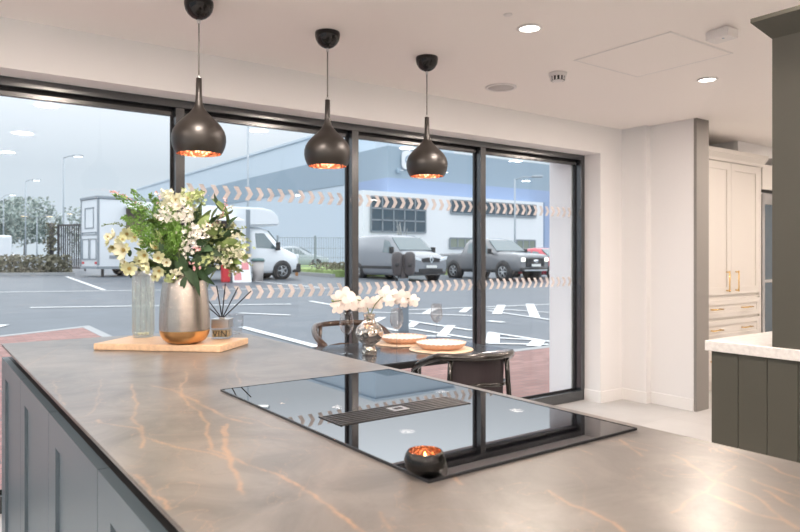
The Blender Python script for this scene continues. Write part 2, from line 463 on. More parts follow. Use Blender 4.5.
# ============================================================ CEILING FITTINGS
def lamp(kind, name, loc, energy, col, size, parent=None, rot=(0, 0, 0), spread=None):
    l = bpy.data.lights.new(name, kind); l.energy = energy; l.color = col
    if kind == 'AREA':
        l.shape = 'DISK'; l.size = size
        if spread: l.spread = spread
    else: l.shadow_soft_size = size
    o = bpy.data.objects.new(name, l); scene.collection.objects.link(o); o.location = loc; o.rotation_euler = rot
    if parent: o.parent = parent
    return o
def downlight(x, y, label, grp=None):
    t = thing('downlight', label, 'ceiling light', (x, y, CZ), 0, grp)
    MB().lathe([(.048, -.001), (.062, -.001), (.064, -.004), (.050, -.009), (.048, -.004)], 32, close=True).build('trim_ring', 'white_plastic', t)
    MB().lathe([(0, -.0035), (.049, -.0035), (.049, -.001), (0, -.001)], 32).build('lens', 'downlight_disc', t)
    lamp('AREA', 'lamp', (0, 0, -.02), LAMP_W, LAMP_C, .16, t)
    return t
DX = (-2.4, -.8, .78, 2.45, 4.08, 5.66, 7.3); DY = (2.285, .92, -.44, -1.8, -3.2)
for x in DX:
    for y in DY:
        if x > 2 and y in (-.44, -1.8): continue
        if (x, y) == (2.45, 2.285): downlight(x, y, 'round lit ceiling downlight between the loudspeaker and the access panel, nearer the camera')
        elif (x, y) == (4.08, 2.285): downlight(x, y, 'round lit ceiling downlight beyond the access panel towards the cream cupboards')
        else: downlight(x, y, 'round recessed downlight of the grid outside the photographed part of the ceiling', 'downlights overhead and behind')
b = MB()
t = thing('ceiling_speaker', 'flat round ceiling loudspeaker with a pale grille', 'loudspeaker', (3.157, 3.20, CZ))
MB().lathe([(.085, -.001), (.104, -.001), (.105, -.006), (.098, -.010), (.086, -.008)], 40, close=True).build('rim', 'white_plastic', t)
MB().lathe([(0, -.007), (.087, -.006), (.087, -.001), (0, -.001)], 40).build('grille', 'grille_grey', t)
t = thing('smoke_detector', 'white smoke detector with dark slots on the ceiling', 'smoke detector', (3.2, 2.75, CZ))
MB().lathe([(0, -.022), (.055, -.022), (.056, 0), (0, 0)], 32).build('base', 'white_plastic', t)
MB().lathe([(0, -.05), (.030, -.05), (.040, -.046), (.0, -.046)], 32).build('cap', 'white_plastic', t)
MB().lathe([(0, -.047), (.040, -.047), (.042, -.022), (0, -.022)], 32).build('chamber', 'black_slot', t)
b = MB()
for k in range(12):
    a = 2*PI*k/12; b.box(-.004, .004, .038, .046, -.046, -.021)
    bmesh.ops.rotate(b.bm, verts=b.bm.verts[-8:], cent=(0, 0, 0), matrix=Matrix.Rotation(a, 3, 'Z'))
b.build('rib', 'white_plastic', t)
t = thing('emergency_light', 'small white box fixed to the ceiling above the access panel', 'alarm box', (3.25, 1.745, CZ), math.radians(-4))
MB().box(-.045, .045, -.06, .06, -.05, -.004, .004, 2).build('housing', 'white_plastic', t)
MB().box(-.038, .038, -.05, .05, -.004, 0).build('mounting_plate', 'white_plastic', t)
MB().cyl((-.02, -.02, -.052), (-.02, -.02, -.05), .006).build('indicator', 'sign_grey', t)
t = thing('access_panel', 'square ceiling access panel with a fine white frame', 'access panel', (3.365, 2.21, CZ))
b = MB(); q = .305
for x0, x1, y0, y1 in ((-q, q, -q, -q+.012), (-q, q, q-.012, q), (-q, -q+.012, -q, q), (q-.012, q, -q, q)): b.box(x0, x1, y0, y1, -.0035, 0, .001)
b.build('frame', 'white_plastic', t)
MB().box(-q+.014, q-.014, -q+.014, q-.014, -.003, 0).build('panel', 'ceiling_paint', t)
t = MB().lathe([(0, -.004), (.02, -.004), (.022, 0), (0, 0)], 20, c=(2.235, 2.22, CZ)).build('blanking_cap', 'white_plastic')
tag(t, 'tiny round white cap on the ceiling beside the nearer downlight', 'cap')

# ---- pendants
def pendant(x, y, cordlen, label):
    t = thing('pendant_lamp', label, 'pendant lamp', (x, y, CZ), 0, 'black pendant lamps over the dining table')
    MB().lathe([(0, 0), (.062, 0), (.0635, -.006), (.063, -.020), (.058, -.040), (.047, -.058), (.032, -.071), (.014, -.079), (0, -.080)], 40).build('ceiling_rose', 'ceramic_black', t)
    zb = 1.722-CZ
    MB().cyl((0, 0, -.082), (0, 0, -.098), .0075, 12).build('cord_grip', 'clamp_clear', t)
    MB().cyl((0, 0, -.095), (0, 0, zb+.335), .0036, 8).build('cord', 'cord_grey', t)
    MB().cyl((0, 0, zb+.33), (0, 0, zb+.348), .0075, 12).build('cord_grip', 'clamp_clear', t)
    prof = [(.096, .0), (.104, .012), (.113, .034), (.1175, .058), (.1165, .080), (.110, .102), (.097, .124), (.080, .143), (.062, .160), (.045, .176), (.031, .192), (.0215, .208), (.016, .228), (.0135, .255), (.0125, .335), (0, .335)]
    MB().lathe([(r, zb+z) for r, z in prof], 56).build('shade', 'pendant_black', t)
    inner = [(.096, 0.0), (.102, .012), (.110, .034), (.1145, .058), (.1135, .080), (.107, .101), (.094, .122), (.077, .140), (.058, .157), (.03, .17), (0, .172)]
    MB().lathe([(r*.992, zb+z+.0005) for r, z in inner], 56).build('copper_lining', 'copper', t)
    MB().lathe([(0, zb+.045), (.012, zb+.048), (.024, zb+.062), (.028, zb+.082), (.022, zb+.104), (.013, zb+.125), (.013, zb+.15), (0, zb+.15)], 20).build('bulb', 'bulb', t)
    lamp('POINT', 'lamp', (0, 0, zb+.03), .8, (1, .72, .5), .02, t)
    return t
pendant(1.014, 2.910, 1, 'black bell pendant lamp nearest the camera, at the left end above the bouquet')
pendant(1.680, 2.934, 1, 'middle black bell pendant lamp of the row of three')
pendant(2.345, 2.968, 1, 'black bell pendant lamp farthest along the row, in front of the vans')

# ============================================================ ISLAND
VEINS = [[[[0.314,1.534],[0.32,1.496],[0.341,1.454],[0.365,1.408],[0.359,1.329],[0.372,1.27],[0.392,1.219],[0.421,1.166],[0.433,1.104]],3],[[[0.512,1.323],[0.472,1.219],[0.44,1.117],[0.418,1.025],[0.395,0.95]],3.5],[[[0.515,1.86],[0.538,1.779],[0.546,1.697],[0.547,1.58],[0.544,1.466],[0.549,1.364],[0.565,1.311]],4],[[[0.546,1.697],[0.525,1.596],[0.513,1.462],[0.49,1.356],[0.455,1.259],[0.438,1.178]],3],[[[0.665,2.021],[0.624,1.887],[0.587,1.825],[0.546,1.697]],2.5],[[[0.759,2.226],[0.706,2.064],[0.715,2.021],[0.759,2.102]],2],[[[0.476,1.906],[0.444,1.746],[0.417,1.611],[0.378,1.505],[0.372,1.409],[0.356,1.331],[0.332,1.262]],3],[[[0.313,2.083],[0.293,1.905],[0.283,1.728]],2],[[[0.428,2.029],[0.36,1.76],[0.325,1.618],[0.289,1.57],[0.249,1.599]],1.6],[[[0.287,2.101],[0.336,2.048],[0.415,1.967],[0.487,1.898],[0.515,1.86]],1.6],[[[0.287,1.11],[0.285,1.056],[0.279,1.009],[0.291,0.969],[0.281,0.931]],3],[[[0.304,2.432],[0.283,2.409],[0.42,2.759],[0.554,3.012]],2],[[[0.874,2.142],[0.795,1.962],[0.719,1.729]],2],[[[0.524,1.335],[0.468,1.199],[0.421,1.037],[0.391,0.928]],3],[[[0.432,1.182],[0.449,1.07],[0.465,0.998],[0.475,0.902],[0.467,0.837],[0.467,0.776],[0.457,0.713]],3],[[[0.514,0.753],[0.486,0.693]],2.5],[[[0.695,0.811],[0.677,0.77]],3],[[[0.559,1.404],[0.585,1.343],[0.591,1.26],[0.629,1.185]],2],[[[0.765,0.673],[0.748,0.623],[0.744,0.577],[0.742,0.545],[0.729,0.517]],3],[[[1.089,0.783],[1.065,0.749],[1.041,0.713],[1.027,0.691]],2.5],[[[1.064,0.762],[1.065,0.736],[1.061,0.708]],2.5],[[[1.067,0.791],[1.074,0.773]],2],[[[1.19,0.633],[1.179,0.594],[1.16,0.553],[1.135,0.511],[1.127,0.479]],3],[[[1.061,0.518],[1.05,0.491],[1.04,0.46],[1.039,0.442]],3],[[[1.025,0.484],[1.004,0.452],[0.984,0.419]],3],[[[1.079,0.667],[1.07,0.64],[1.039,0.6],[1.008,0.556],[1.004,0.525],[0.993,0.491],[0.965,0.451],[0.938,0.422],[0.917,0.39]],2.5],[[[0.94,0.514],[0.932,0.482],[0.926,0.458],[0.927,0.433],[0.931,0.412],[0.917,0.39]],3.5],[[[0.834,0.518],[0.88,0.527],[0.954,0.536],[1.023,0.555],[1.105,0.572]],2],[[[0.946,0.541],[0.94,0.514]],2],[[[0.977,0.8],[0.961,0.752]],1.6],[[[1.173,0.696],[1.177,0.667],[1.162,0.618]],1.6],[[[0.689,2.277],[0.632,2.155],[0.587,1.825]],1.3],[[[0.756,1.945],[0.696,1.765],[0.697,1.698]],1.5],[[[0.624,3.087],[0.582,2.562],[0.481,2.144]],1.3]]
def worktop():
    x0, x1, y0, y1, z0, z1 = .277, 1.21, -.25, 3.09, .9115, .92
    nx, ny = 234, 836
    xs = np.linspace(x0, x1, nx); ys = np.linspace(y0, y1, ny)
    X, Y = np.meshgrid(xs, ys, indexing='ij')
    co = np.stack([X.ravel(), Y.ravel(), np.full(X.size, z1)], 1)
    rng = np.random.RandomState(3)
    # wobble so the traced veins look natural
    Xw = X+.0022*np.sin(Y*47+X*20)+.0011*np.sin(Y*113+1)+.0006*np.sin(Y*290+X*200); Yw = Y+.0022*np.sin(X*51+2)+.0011*np.sin(X*131+Y*40)
    v = np.zeros_like(X)
    def seg(a, b, wd, amp):
        ax, ay = a; bx, by = b
        lx, ly = bx-ax, by-ay; L2 = lx*lx+ly*ly+1e-9
        t = np.clip(((Xw-ax)*lx+(Yw-ay)*ly)/L2, 0, 1)
        d = np.hypot(Xw-ax-t*lx, Yw-ay-t*ly)
        np.maximum(v, amp*np.exp(-(d/wd)**2), out=v)
    for pts, wd in VEINS:
        for a, b in zip(pts[:-1], pts[1:]): seg(a, b, .0010*wd, min(.85, .2+.2*wd))
    # further fainter branches over the rest of the slab
    for k in range(46):
        p = np.array([rng.uniform(x0, x1), rng.uniform(y0, y1)]); ang = rng.uniform(-.9, .9)+(0 if rng.rand() < .5 else PI)+PI/2.4
        am = rng.uniform(.08, .22); wd = rng.uniform(.0012, .0022)
        for j in range(rng.randint(4, 9)):
            q = p+rng.uniform(.03, .07)*np.array([math.cos(ang), math.sin(ang)]); seg(p, q, wd, am); p = q; ang += rng.uniform(-.7, .7)
    me = bpy.data.meshes.new('worktop')
    idx = np.arange(nx*ny).reshape(nx, ny)
    q = np.stack([idx[:-1, :-1], idx[1:, :-1], idx[1:, 1:], idx[:-1, 1:]], -1).reshape(-1, 4)
    base = len(co)
    low = np.array([[x0, y0, z0], [x1, y0, z0], [x1, y1, z0], [x0, y1, z0], [x0, y0, z1], [x1, y0, z1], [x1, y1, z1], [x0, y1, z1]])
    allc = np.vstack([co, low]); sides = np.array([[0, 3, 2, 1], [0, 1, 5, 4], [1, 2, 6, 5], [2, 3, 7, 6], [3, 0, 4, 7]])+base
    fa = np.vstack([q, sides])
    me.vertices.add(len(allc)); me.vertices.foreach_set('co', allc.ravel())
    me.loops.add(fa.size); me.loops.foreach_set('vertex_index', fa.ravel().astype(np.int32))
    me.polygons.add(len(fa)); me.polygons.foreach_set('loop_start', np.arange(0, fa.size, 4, dtype=np.int32))
    me.update(calc_edges=True); me.validate()
    at = me.attributes.new('vein', 'FLOAT', 'POINT')
    at.data.foreach_set('value', np.concatenate([v.ravel(), np.zeros(8)]).astype(np.float32))
    me.materials.append(M['stone'])
    o = bpy.data.objects.new('worktop', me); scene.collection.objects.link(o)
    return tag(o, 'grey brown stone island worktop with rust coloured veins', 'worktop')
worktop()
t = thing('kitchen_island', 'dark grey handleless island cabinets under the stone worktop', 'kitchen island')
b = MB(); b.box(.300, 1.17, -.22, 3.05, .10, .866); b.box(.345, 1.17, -.22, 3.068, .875, .911); b.build('carcass', 'cabinet_grey', t)
MB().box(.335, .345, -.22, 3.05, .862, .911).box(.299, .345, -.22, 3.05, .8662, .8676).build('handle_channel', 'rail_dark', t)
MB().box(.36, 1.12, -.18, 3.02, 0, .10).build('plinth', 'rail_dark', t)
MB().box(.277, 1.19, 3.052, 3.072, 0, .868).build('end_panel', 'cabinet_grey', t)
ys = [3.05, 2.49, 1.92, 1.35, .78, .21, -.20]
for i in range(len(ys)-1):
    y1 = ys[i]-.0015; y0 = ys[i+1]+.0015; d = MB()
    X0, X1 = .277, .298
    # shaker frame and sunk panel
    st = .10
    def fr(a, b_, z0, z1): d.box(X0, X1, a, b_, z0, z1)
    fr(y0, y0+st, .11, .868); fr(y1-st, y1, .11, .868); fr(y0+st, y1-st, .80, .868); fr(y0+st, y1-st, .11, .202)
    d.box(X0+.009, X1, y0+st, y1-st, .202, .80)
    d.build('door', 'cabinet_grey', t)

# ---- induction hob
t = thing('induction_hob', 'black glass induction hob with a central extractor grille', 'hob', (.9055, 1.237, .92))
hx, hy = .2645, .431
MB().box(-hx, hx, -hy, hy, 0, .0045).build('glass_panel', 'black_glass', t)
b = MB()
for x0, x1, y0, y1 in ((-hx-.0025, hx+.0025, -hy-.0025, -hy), (-hx-.0025, hx+.0025, hy, hy+.0025), (-hx-.0025, -hx, -hy, hy), (hx, hx+.0025, -hy, hy)): b.box(x0, x1, y0, y1, 0, .0052)
b.build('edge_trim', 'hob_edge', t)
MB().box(-.206, .146, -.071, .024, .0045, .0050).build('vent_opening', 'vent_dark', t)
b = MB()
for k in range(7):
    y = -.0675+k*.0136; b.box(-.203, .143, y, y+.0052, .0050, .0066, .0005)
for x in (-.206, .1425): b.box(x, x+.0035, -.071, .024, .0050, .0066, .0005)
b.build('vent_grille', 'vent_metal', t)
b = MB(); b.box(-.050, -.008, -.040, -.006, .0067, .0082, .0005); b.build('grille_plate', 'steel', t)
MB().box(-.040, -.018, -.030, -.016, .0081, .0086).build('grille_slot', 'vent_dark', t)

# ---- candle holder
t = thing('candle_holder', 'small black bowl tealight holder with a copper inside on the hob corner', 'candle holder', (.658, .838, .9246))
MB().lathe([(0, 0), (.019, 0), (.027, .003), (.0325, .012), (.0335, .021), (.031, .030), (.0275, .0350), (.0265, .0350)], 40).build('bowl', 'candle_black', t)
MB().lathe([(.0267, .0350), (.0296, .029), (.0318, .021), (.0308, .012), (.024, .006), (0, .005)], 40).build('copper_lining', 'candle_copper', t)
c = MB().lathe([(0, .006), (.018, .006), (.018, .019), (0, .018)], 24).build('tealight', 'wax', t)
MB().lathe([(0, .018), (.002, .020), (.003, .024), (.0016, .029), (0, .034)], 12).build('flame', 'flame', c)
lamp('POINT', 'candle_glow', (0, 0, .030), .012, (1, .5, .2), .004, t)

# ---- chopping board
t = MB()
FL = Vector((.536, 2.685)); u = Vector((.358, -.350)); v = Vector((.180, .172))
pts = [FL, FL+u, FL+u+v, FL+v]
t.prism([tuple(p) for p in pts], .944, 'z', .9205)
bmesh.ops.bevel(t.bm, geom=t.bm.edges[:], offset=.0025, segments=2, affect='EDGES')
o = t.build('wooden_board', 'oak'); tag(o, 'pale wooden serving board carrying the vase, bottle and diffuser', 'board')
BZ = .9445

# ---- metal vase
t = thing('flower_vase', 'wide brushed metal vase with a gold base holding the bouquet', 'vase', (.817, 2.498, BZ))
prof = [(0, 0), (.045, 0), (.064, .005), (.078, .016), (.088, .034), (.0915, .056), (.0915, .09), (.089, .14), (.084, .19), (.077, .24), (.073, .262)]
MB().lathe([(r, z) for r, z in prof if z < .05]+[(.0912, .050)], 64).build('gold_base', 'vase_gold', t)
MB().lathe([(.0912, .050), (.0918, .07)]+[(r, z) for r, z in prof if z > .08]+[(.070, .262), (.074, .24), (.081, .19), (.086, .14), (.088, .06), (0, .05)], 64).build('body', 'vase_metal', t)

# ---- clear bottle vase
t = thing('bottle_vase', 'slim clear glass bottle of water left of the metal vase', 'bottle', (.741, 2.777, BZ))
MB().lathe([(0, .001), (.038, .001), (.041, .006), (.0415, .02), (.0415, .235), (.039, .252), (.030, .264), (.022, .272), (.0205, .292), (.0235, .296), (.0235, .300), (.019, .300), (.019, .272), (.028, .261), (.038, .246), (.0392, .02), (.036, .006), (0, .005)], 40).build('glass_body', 'bottle_glass', t)
b = MB()
for k in range(12):
    a = 2*PI*k/12; b.cyl((.0416*math.cos(a), .0416*math.sin(a), .02), (.0416*math.cos(a), .0416*math.sin(a), .235), .0022, 6)
b.build('glass_rib', 'bottle_glass', t)
MB().lathe([(0, .006), (.0375, .007), (.0385, .02), (.0385, .20), (0, .20)], 32).build('water', 'bottle_glass', t)
b = MB()
for k in range(7):
    a = k*.9; b.lathe([(0, -.006), (.006, 0), (0, .006)], 8, c=(.018*math.cos(a), .018*math.sin(a), .014))
b.build('pebble', 'petal_cream', t)

# ---- reed diffuser
t = thing('reed_diffuser', 'glass reed diffuser with a silver collar and black reeds', 'diffuser', (.983, 2.552, BZ), math.radians(-36))
def rsq(h, r, n=5):
    out = []
    for cx, cy, a0 in ((h-r, h-r, 0), (-h+r, h-r, 90), (-h+r, -h+r, 180), (h-r, -h+r, 270)):
        for k in range(n+1):
            a = math.radians(a0+90*k/n); out.append((cx+r*math.cos(a), cy+r*math.sin(a)))
    return out
MB().prism(rsq(.0355, .007), .043, 'z', .001).build('glass_body', 'clear_glass', t)
MB().prism(rsq(.0315, .006), .036, 'z', .008).build('oil', 'oil', t)
MB().prism(rsq(.036, .007), .078, 'z', .043).build('collar', 'steel', t)
MB().cyl((0, 0, .078), (0, 0, .084), .012).build('neck', 'steel', t)
tx, ty, tz = -.012, -.0422, .010
fc = bpy.data.curves.new('lettering', 'FONT'); fc.body = 'VIN'; fc.size = .036; fc.extrude = .0003; fc.align_x = 'CENTER'
fo = bpy.data.objects.new('lettering', fc); scene.collection.objects.link(fo); fo.parent = t
bpy.context.view_layer.update()
lm = bpy.data.meshes.new_from_object(fo.evaluated_get(bpy.context.evaluated_depsgraph_get())); bpy.data.objects.remove(fo); lm.materials.clear(); lm.materials.append(M['print_black'])
fo = bpy.data.objects.new('lettering', lm); scene.collection.objects.link(fo); fo.parent = t
fo.location = (0, -.0362, .010); fo.rotation_euler = (PI/2, 0, 0)
for a, l in ((-.62, .20), (-.42, .215), (-.10, .225), (.06, .235), (.33, .225), (.62, .235)):
    MB().cyl((-a*.01, random.uniform(-.006, .006), .07), (l*math.sin(a)*.55*1.6, random.uniform(-.03, .03), .07+l*math.cos(a)*.62), .0023, 6).build('reed', 'reed', t)

# ---- tumbler
t = MB().lathe([(0, .0005), (.026, .0005), (.030, .004), (.036, .035), (.0385, .088), (.0372, .088), (.0345, .036), (.028, .009), (0, .008)], 40, c=(1.165, 2.87, .92)).build('glass_tumbler', 'clear_glass')
tag(t, 'clear stemless glass tumbler at the far corner of the worktop', 'glass')

# ============================================================ DINING TABLE
t = thing('dining_table', 'black topped dining table behind the island', 'dining table')
MB().box(1.30, 2.70, 2.64, 3.38, .742, .75, .001).build('tabletop', 'table_black', t)
MB().box(1.30, 2.70, 2.64, 3.38, .715, .742, .001).build('edge_band', 'table_edge', t)
for x in (1.40, 2.52):
    for y in (2.72, 3.28):
        MB().tube([(x, y, .715), (x, y, 0)], .022, 12).build('leg', 'table_edge', t)
TZ = .7502
def wine(x, y, h, label):
    t = thing('wine_glass', label, 'wine glass', (x, y, TZ), 0, 'wine glasses on the dining table')
    MB().lathe([(0, .001), (.034, .001), (.034, .003), (.010, .006), (.004, .012)], 32).build('foot', 'clear_glass', t)
    MB().cyl((0, 0, .010), (0, 0, h*.47), .0036, 10).build('stem', 'clear_glass', t)
    MB().lathe([(.004, h*.46), (.016, h*.49), (.030, h*.56), (.0375, h*.66), (.0375, h*.76), (.033, h*.9), (.030, h), (.029, h), (.032, h*.9), (.0365, h*.76), (.0365, h*.66), (.029, h*.57), (.012, h*.50), (0, h*.485)], 36).build('bowl', 'tint_glass', t)
wine(1.845, 3.02, .225, 'clear stemmed wine glass left of the silver orchid vase')
wine(2.20, 3.06, .225, 'clear stemmed wine glass between the orchid vase and the plates')
wine(2.62, 3.22, .225, 'clear stemmed wine glass behind the right hand place setting')
def setting(x, y, side):
    m = thing('placemat', 'round pale woven placemat under the %s plate' % side, 'placemat', (x, y, TZ), 0, 'round placemats on the dining table')
    MB().lathe([(0, 0), (.176, 0), (.180, .003), (.176, .007), (0, .007)], 56).build('mat', 'placemat', m)
    p = thing('dinner_plate', 'blush plate with a fluted rim, the %s of the two' % side, 'plate', (x, y, TZ+.0075), 0, 'fluted plates on the dining table')
    b = MB(); n = 96
    prof = [(0, 0), (.095, 0), (.105, .004), (.128, .018), (.140, .036)]
    rings = []
    for r, z in prof:
        rings.append([b.bm.verts.new(((r+(.0022*math.cos(k*PI/1.5) if r > .1 else 0))*math.cos(2*PI*k/n), (r+(.0022*math.cos(k*PI/1.5) if r > .1 else 0))*math.sin(2*PI*k/n), z)) if r > 0 else None for k in range(n)])
    c0 = b.bm.verts.new((0, 0, 0))
    for k in range(n): b.bm.faces.new((c0, rings[1][(k+1) % n], rings[1][k]))
    for A, B in zip(rings[1:-1], rings[2:]):
        for k in range(n):
            f_ = b.bm.faces.new((A[k], A[(k+1) % n], B[(k+1) % n], B[k])); f_.smooth = True
    b.build('outer_wall', 'plate_blush', p)
    MB().lathe([(.1385, .037), (.1400, .0365), (.1395, .0345), (.128, .024), (.108, .012), (.09, .009), (0, .009)], 64).build('inner_dish', 'plate_white', p)
setting(2.35, 3.20, 'far'); setting(2.36, 2.86, 'near')

# ---- orchid vase
OV = (1.93, 2.93)
t = thing('orchid_vase', 'bulbous mottled silver glass vase holding the orchids', 'vase', (OV[0], OV[1], TZ))
MB().lathe([(0, 0), (.036, 0), (.040, .01), (.036, .028), (.028, .045), (.030, .055), (.055, .075), (.071, .10), (.074, .122), (.064, .148), (.044, .168), (.030, .180), (.027, .195), (.034, .215), (.031, .215), (.024, .195), (.0, .19)], 48).build('body', 'nickel', t)
def orchid(label, stem, blooms, buds):
    t = thing('orchid_spray', label, 'orchid', (OV[0], OV[1], TZ+.2), math.radians(-36), 'orchid sprays on the dining table')
    MB().tube(stem, .0026, 8).build('stem', 'stem', t)
    for (x, y, z, s, rx, rz) in blooms:
        b = MB()
        for k in range(5):
            a = 2*PI*k/5+.3; wd = .78 if k in (1, 4) else .5
            ring = []
            for j in range(12):
                th = 2*PI*j/12; L = .5+.5*math.cos(th); W = math.sin(th)*wd
                px, py = L*1.0, W*.62
                ring.append(b.bm.verts.new((s*(px*math.cos(a)-py*math.sin(a)), s*(.25*px*px-.12), s*(px*math.sin(a)+py*math.cos(a)))))
            f_ = b.bm.faces.new(ring); f_.smooth = True
        f = b.build('bloom', 'petal_orchid', t); f.location = (x, y, z); f.rotation_euler = (rx, 0, rz)
        c = MB().lathe([(0, -.25*s), (.14*s, -.1*s), (.1*s, .1*s), (0, .15*s)], 10).build('lip', 'petal_pink', f)
    for (x, y, z, s) in buds:
        b = MB(); b.lathe([(0, -s), (s*.7, -.3*s), (s*.7, .3*s), (0, s)], 10, c=(x, y, z)); b.build('bud', 'petal_green', t)
rr = random.Random(5)
PX = 3.5/667.
def P(u, v): return ((u-352)*PX*1.0, (317.5-v)*PX)
def bl(lst):
    out = []
    for u, v, s in lst:
        x, z = P(u, v); s *= 1.3; out.append((x, rr.uniform(-.03, .02), z, s, rr.uniform(-.3, .3), rr.uniform(-.5, .5)))
    return out
st = [(0, 0, -.05), (.002, 0, .0), (-.01, -.01, .05), (-.04, -.01, .085), (-.10, -.01, .10), (-.16, -.01, .085), (-.195, -.01, .08)]
orchid('white orchid spray arching left over the wine glass', st, bl([(321, 299, .034), (328, 296, .036), (334, 302, .042), (341, 305, .036), (320, 307, .032), (326, 304, .030), (346, 307, .030), (350, 303, .026)]), [(-.195, 0, .085, .008), (-.185, 0, .075, .007)])
st = [(0, 0, -.05), (.008, 0, .02), (.03, 0, .065), (.06, 0, .10), (.10, 0, .113), (.16, 0, .108), (.215, 0, .093), (.245, 0, .078)]
orchid('white orchid spray arching right over the plates', st, bl([(368, 295, .040), (360, 303, .030), (356, 304, .028), (377, 298, .034), (384, 298, .034), (390, 299, .030), (396, 301, .028), (372, 301, .026), (386, 303, .022)]), [(.245, 0, .076, .009), (.225, 0, .088, .008)])

# ---- chairs
def chair(x, y, rz, back, label, frame='chair_black', h=.80):
    t = thing('dining_chair', label, 'chair', (x, y, 0), rz, 'round backed black dining chairs')
    # faces local +y, back at -y
    rail = []
    for k in range(25):
        a = math.radians(180+ -20 + (220)*k/24)   # from right-front over back to left-front
        a = math.radians(-200+220*k/24)
        X = .238*math.cos(a); Y = .235*math.sin(a)
        z = h - .13*(max(0, Y+.14)/.30)**1.1
        rail.append((X, Y, z))
    e0, e1 = rail[0], rail[-1]
    rail = [(e0[0]*.93, e0[1]+.01, e0[2]-.05)]+rail+[(e1[0]*.93, e1[1]+.01, e1[2]-.05)]
    MB().tube(rail, .0175, 12, flat=(1.0, 1.1)).build('back_rail', frame, t)
    low = []
    for k in range(17):
        a = math.radians(-160+140*k/16); low.append((.215*math.cos(a), .205*math.sin(a)+.005, h-.135-.02*abs(math.cos(a))))
    MB().tube(low, .0125, 10).build('lower_rail', frame, t)
    if back:
        b = MB(); A = []; n = 12
        for k in range(n+1):
            a = math.radians(-128+76*k/n)
            for r_, z in ((.200, h-.27), (.208, h-.02), (.192, h-.02), (.184, h-.27)):
                A.append(b.bm.verts.new((r_*1.1*math.cos(a), r_*math.sin(a), z)))
        for k in range(n):
            for j in range(4):
                i0 = 4*k+j; i1 = 4*k+(j+1) % 4
                f_ = b.bm.faces.new((A[i0], A[i1], A[i1+4], A[i0+4])); f_.smooth = False
        b.bm.faces.new(A[:4]); b.bm.faces.new(A[-4:])
        b.build('back_panel', 'leather', t)
    MB().lathe([(0, .44), (.19, .44), (.205, .452), (.205, .468), (.19, .478), (0, .482)], 40, sxy=(1, .98)).build('seat', 'leather', t)
    MB().lathe([(.17, .425), (.207, .425), (.207, .45), (.17, .45)], 40, close=True, sxy=(1, .98)).build('seat_ring', frame, t)
    for sx_ in (-1, 1):
        # rear uprights continue into the back loop, front legs bend up to the arm ends
        MB().tube([(sx_*.19, -.20, 0), (sx_*.175, -.175, .45), (sx_*.155, -.172, h-.10), (sx_*.15, -.172, h-.01)], .0125, 10).build('leg', frame, t)
        MB().tube([(sx_*.20, .20, 0), (sx_*.185, .165, .43), (sx_*.20, .13, .56), (sx_*.235, .085, h-.12), (sx_*.228, .078, h-.10)], .0125, 10).build('leg', frame, t)
    return t
chair(2.20, 2.50, math.radians(-14), True, 'black dining chair with a leather back panel on the island side of the table', h=.80)
chair(2.17, 3.47, math.radians(180-8), False, 'dark brown round backed chair against the window side of the table', 'chair_brown', h=.84)

# ============================================================ KITCHEN SIDE
# cream larder
t = thing('larder_cabinet', 'tall cream shaker cupboard with gold handles and drawers', 'cupboard', (5.73, 3.30, 0))
W = 1.17
b = MB(); b.box(0, W, .022, .60, .10, 2.17); b.build('carcass', 'cream', t)
MB().box(.0, W, .06, .60, 0, .10).build('plinth', 'cream', t)
b = MB()
b.prism([(.0, 2.165), (-.012, 2.165), (-.020, 2.19), (-.055, 2.235), (-.060, 2.262), (-.060, 2.27), (.60, 2.27), (.60, 2.165)], W+.03, 'x', 0)
b.build('cornice', 'cream', t)
def shaker(x0, x1, z0, z1, st=.07, th=.022):
    d = MB(); d.box(x0, x0+st, 0, th, z0, z1); d.box(x1-st, x1, 0, th, z0, z1); d.box(x0+st, x1-st, 0, th, z1-st, z1); d.box(x0+st, x1-st, 0, th, z0, z0+st)
    d.box(x0+st, x1-st, .010, th, z0+st, z1-st)
    return d
def bar_handle(p, q, parent, m='gold'):
    P_, Q_ = Vector(p), Vector(q); d = (Q_-P_).normalized()
    b = MB(); b.tube([P_+Vector((0, -.032, 0)), Q_+Vector((0, -.032, 0))], .0065, 10)
    for s in (P_+d*.012, Q_-d*.012): b.tube([s, s+Vector((0, -.032, 0))], .007, 8)
    return b.build('handle', m, parent)
MB().box(0, .03, 0, .022, .10, 2.165).build('end_stile', 'cream', t)
MB().box(W-.03, W, 0, .022, .10, 2.165).build('end_stile', 'cream', t)
d1 = shaker(.033, .583, .905, 2.16).build('door', 'cream', t); bar_handle((.50, 0, .93), (.50, 0, 1.13), d1)
d2 = shaker(.587, 1.137, .905, 2.16).build('door', 'cream', t); bar_handle((.67, 0, .93), (.67, 0, 1.13), d2)
for z0, z1 in ((.69, .855), (.49, .665), (.12, .465)):
    d = shaker(.033, 1.137, z0, z1, .045).build('drawer', 'cream', t)
    zc = (z0+z1)/2
    for xc in (.30, .86): bar_handle((xc-.09, 0, zc), (xc+.09, 0, zc), d)
t = thing('fridge_cabinet', 'grey steel and glass tall appliance right of the cream larder', 'fridge', (6.95, 3.32, 0))
MB().box(0, .75, .02, .58, 0, 1.92).build('body', 'steel', t)
MB().box(0, .75, -.01, .58, 1.95, 2.20).build('top_box', 'cream', t)
d = MB(); d.box(0, .05, -.01, .02, .1, 1.9); d.box(.70, .75, -.01, .02, .1, 1.9); d.box(.05, .70, -.01, .02, 1.8, 1.9); d.box(.05, .70, -.01, .02, .1, .2); d.box(.05, .70, -.01, .02, 1.0, 1.03)
d = d.build('door', 'steel', t)
MB().box(.05, .70, 0, .015, .2, 1.8).build('glass', 'dark_window', d)
MB().box(0, .75, .01, .5, 1.92, 1.95).build('shadow_gap', 'black_slot', t)
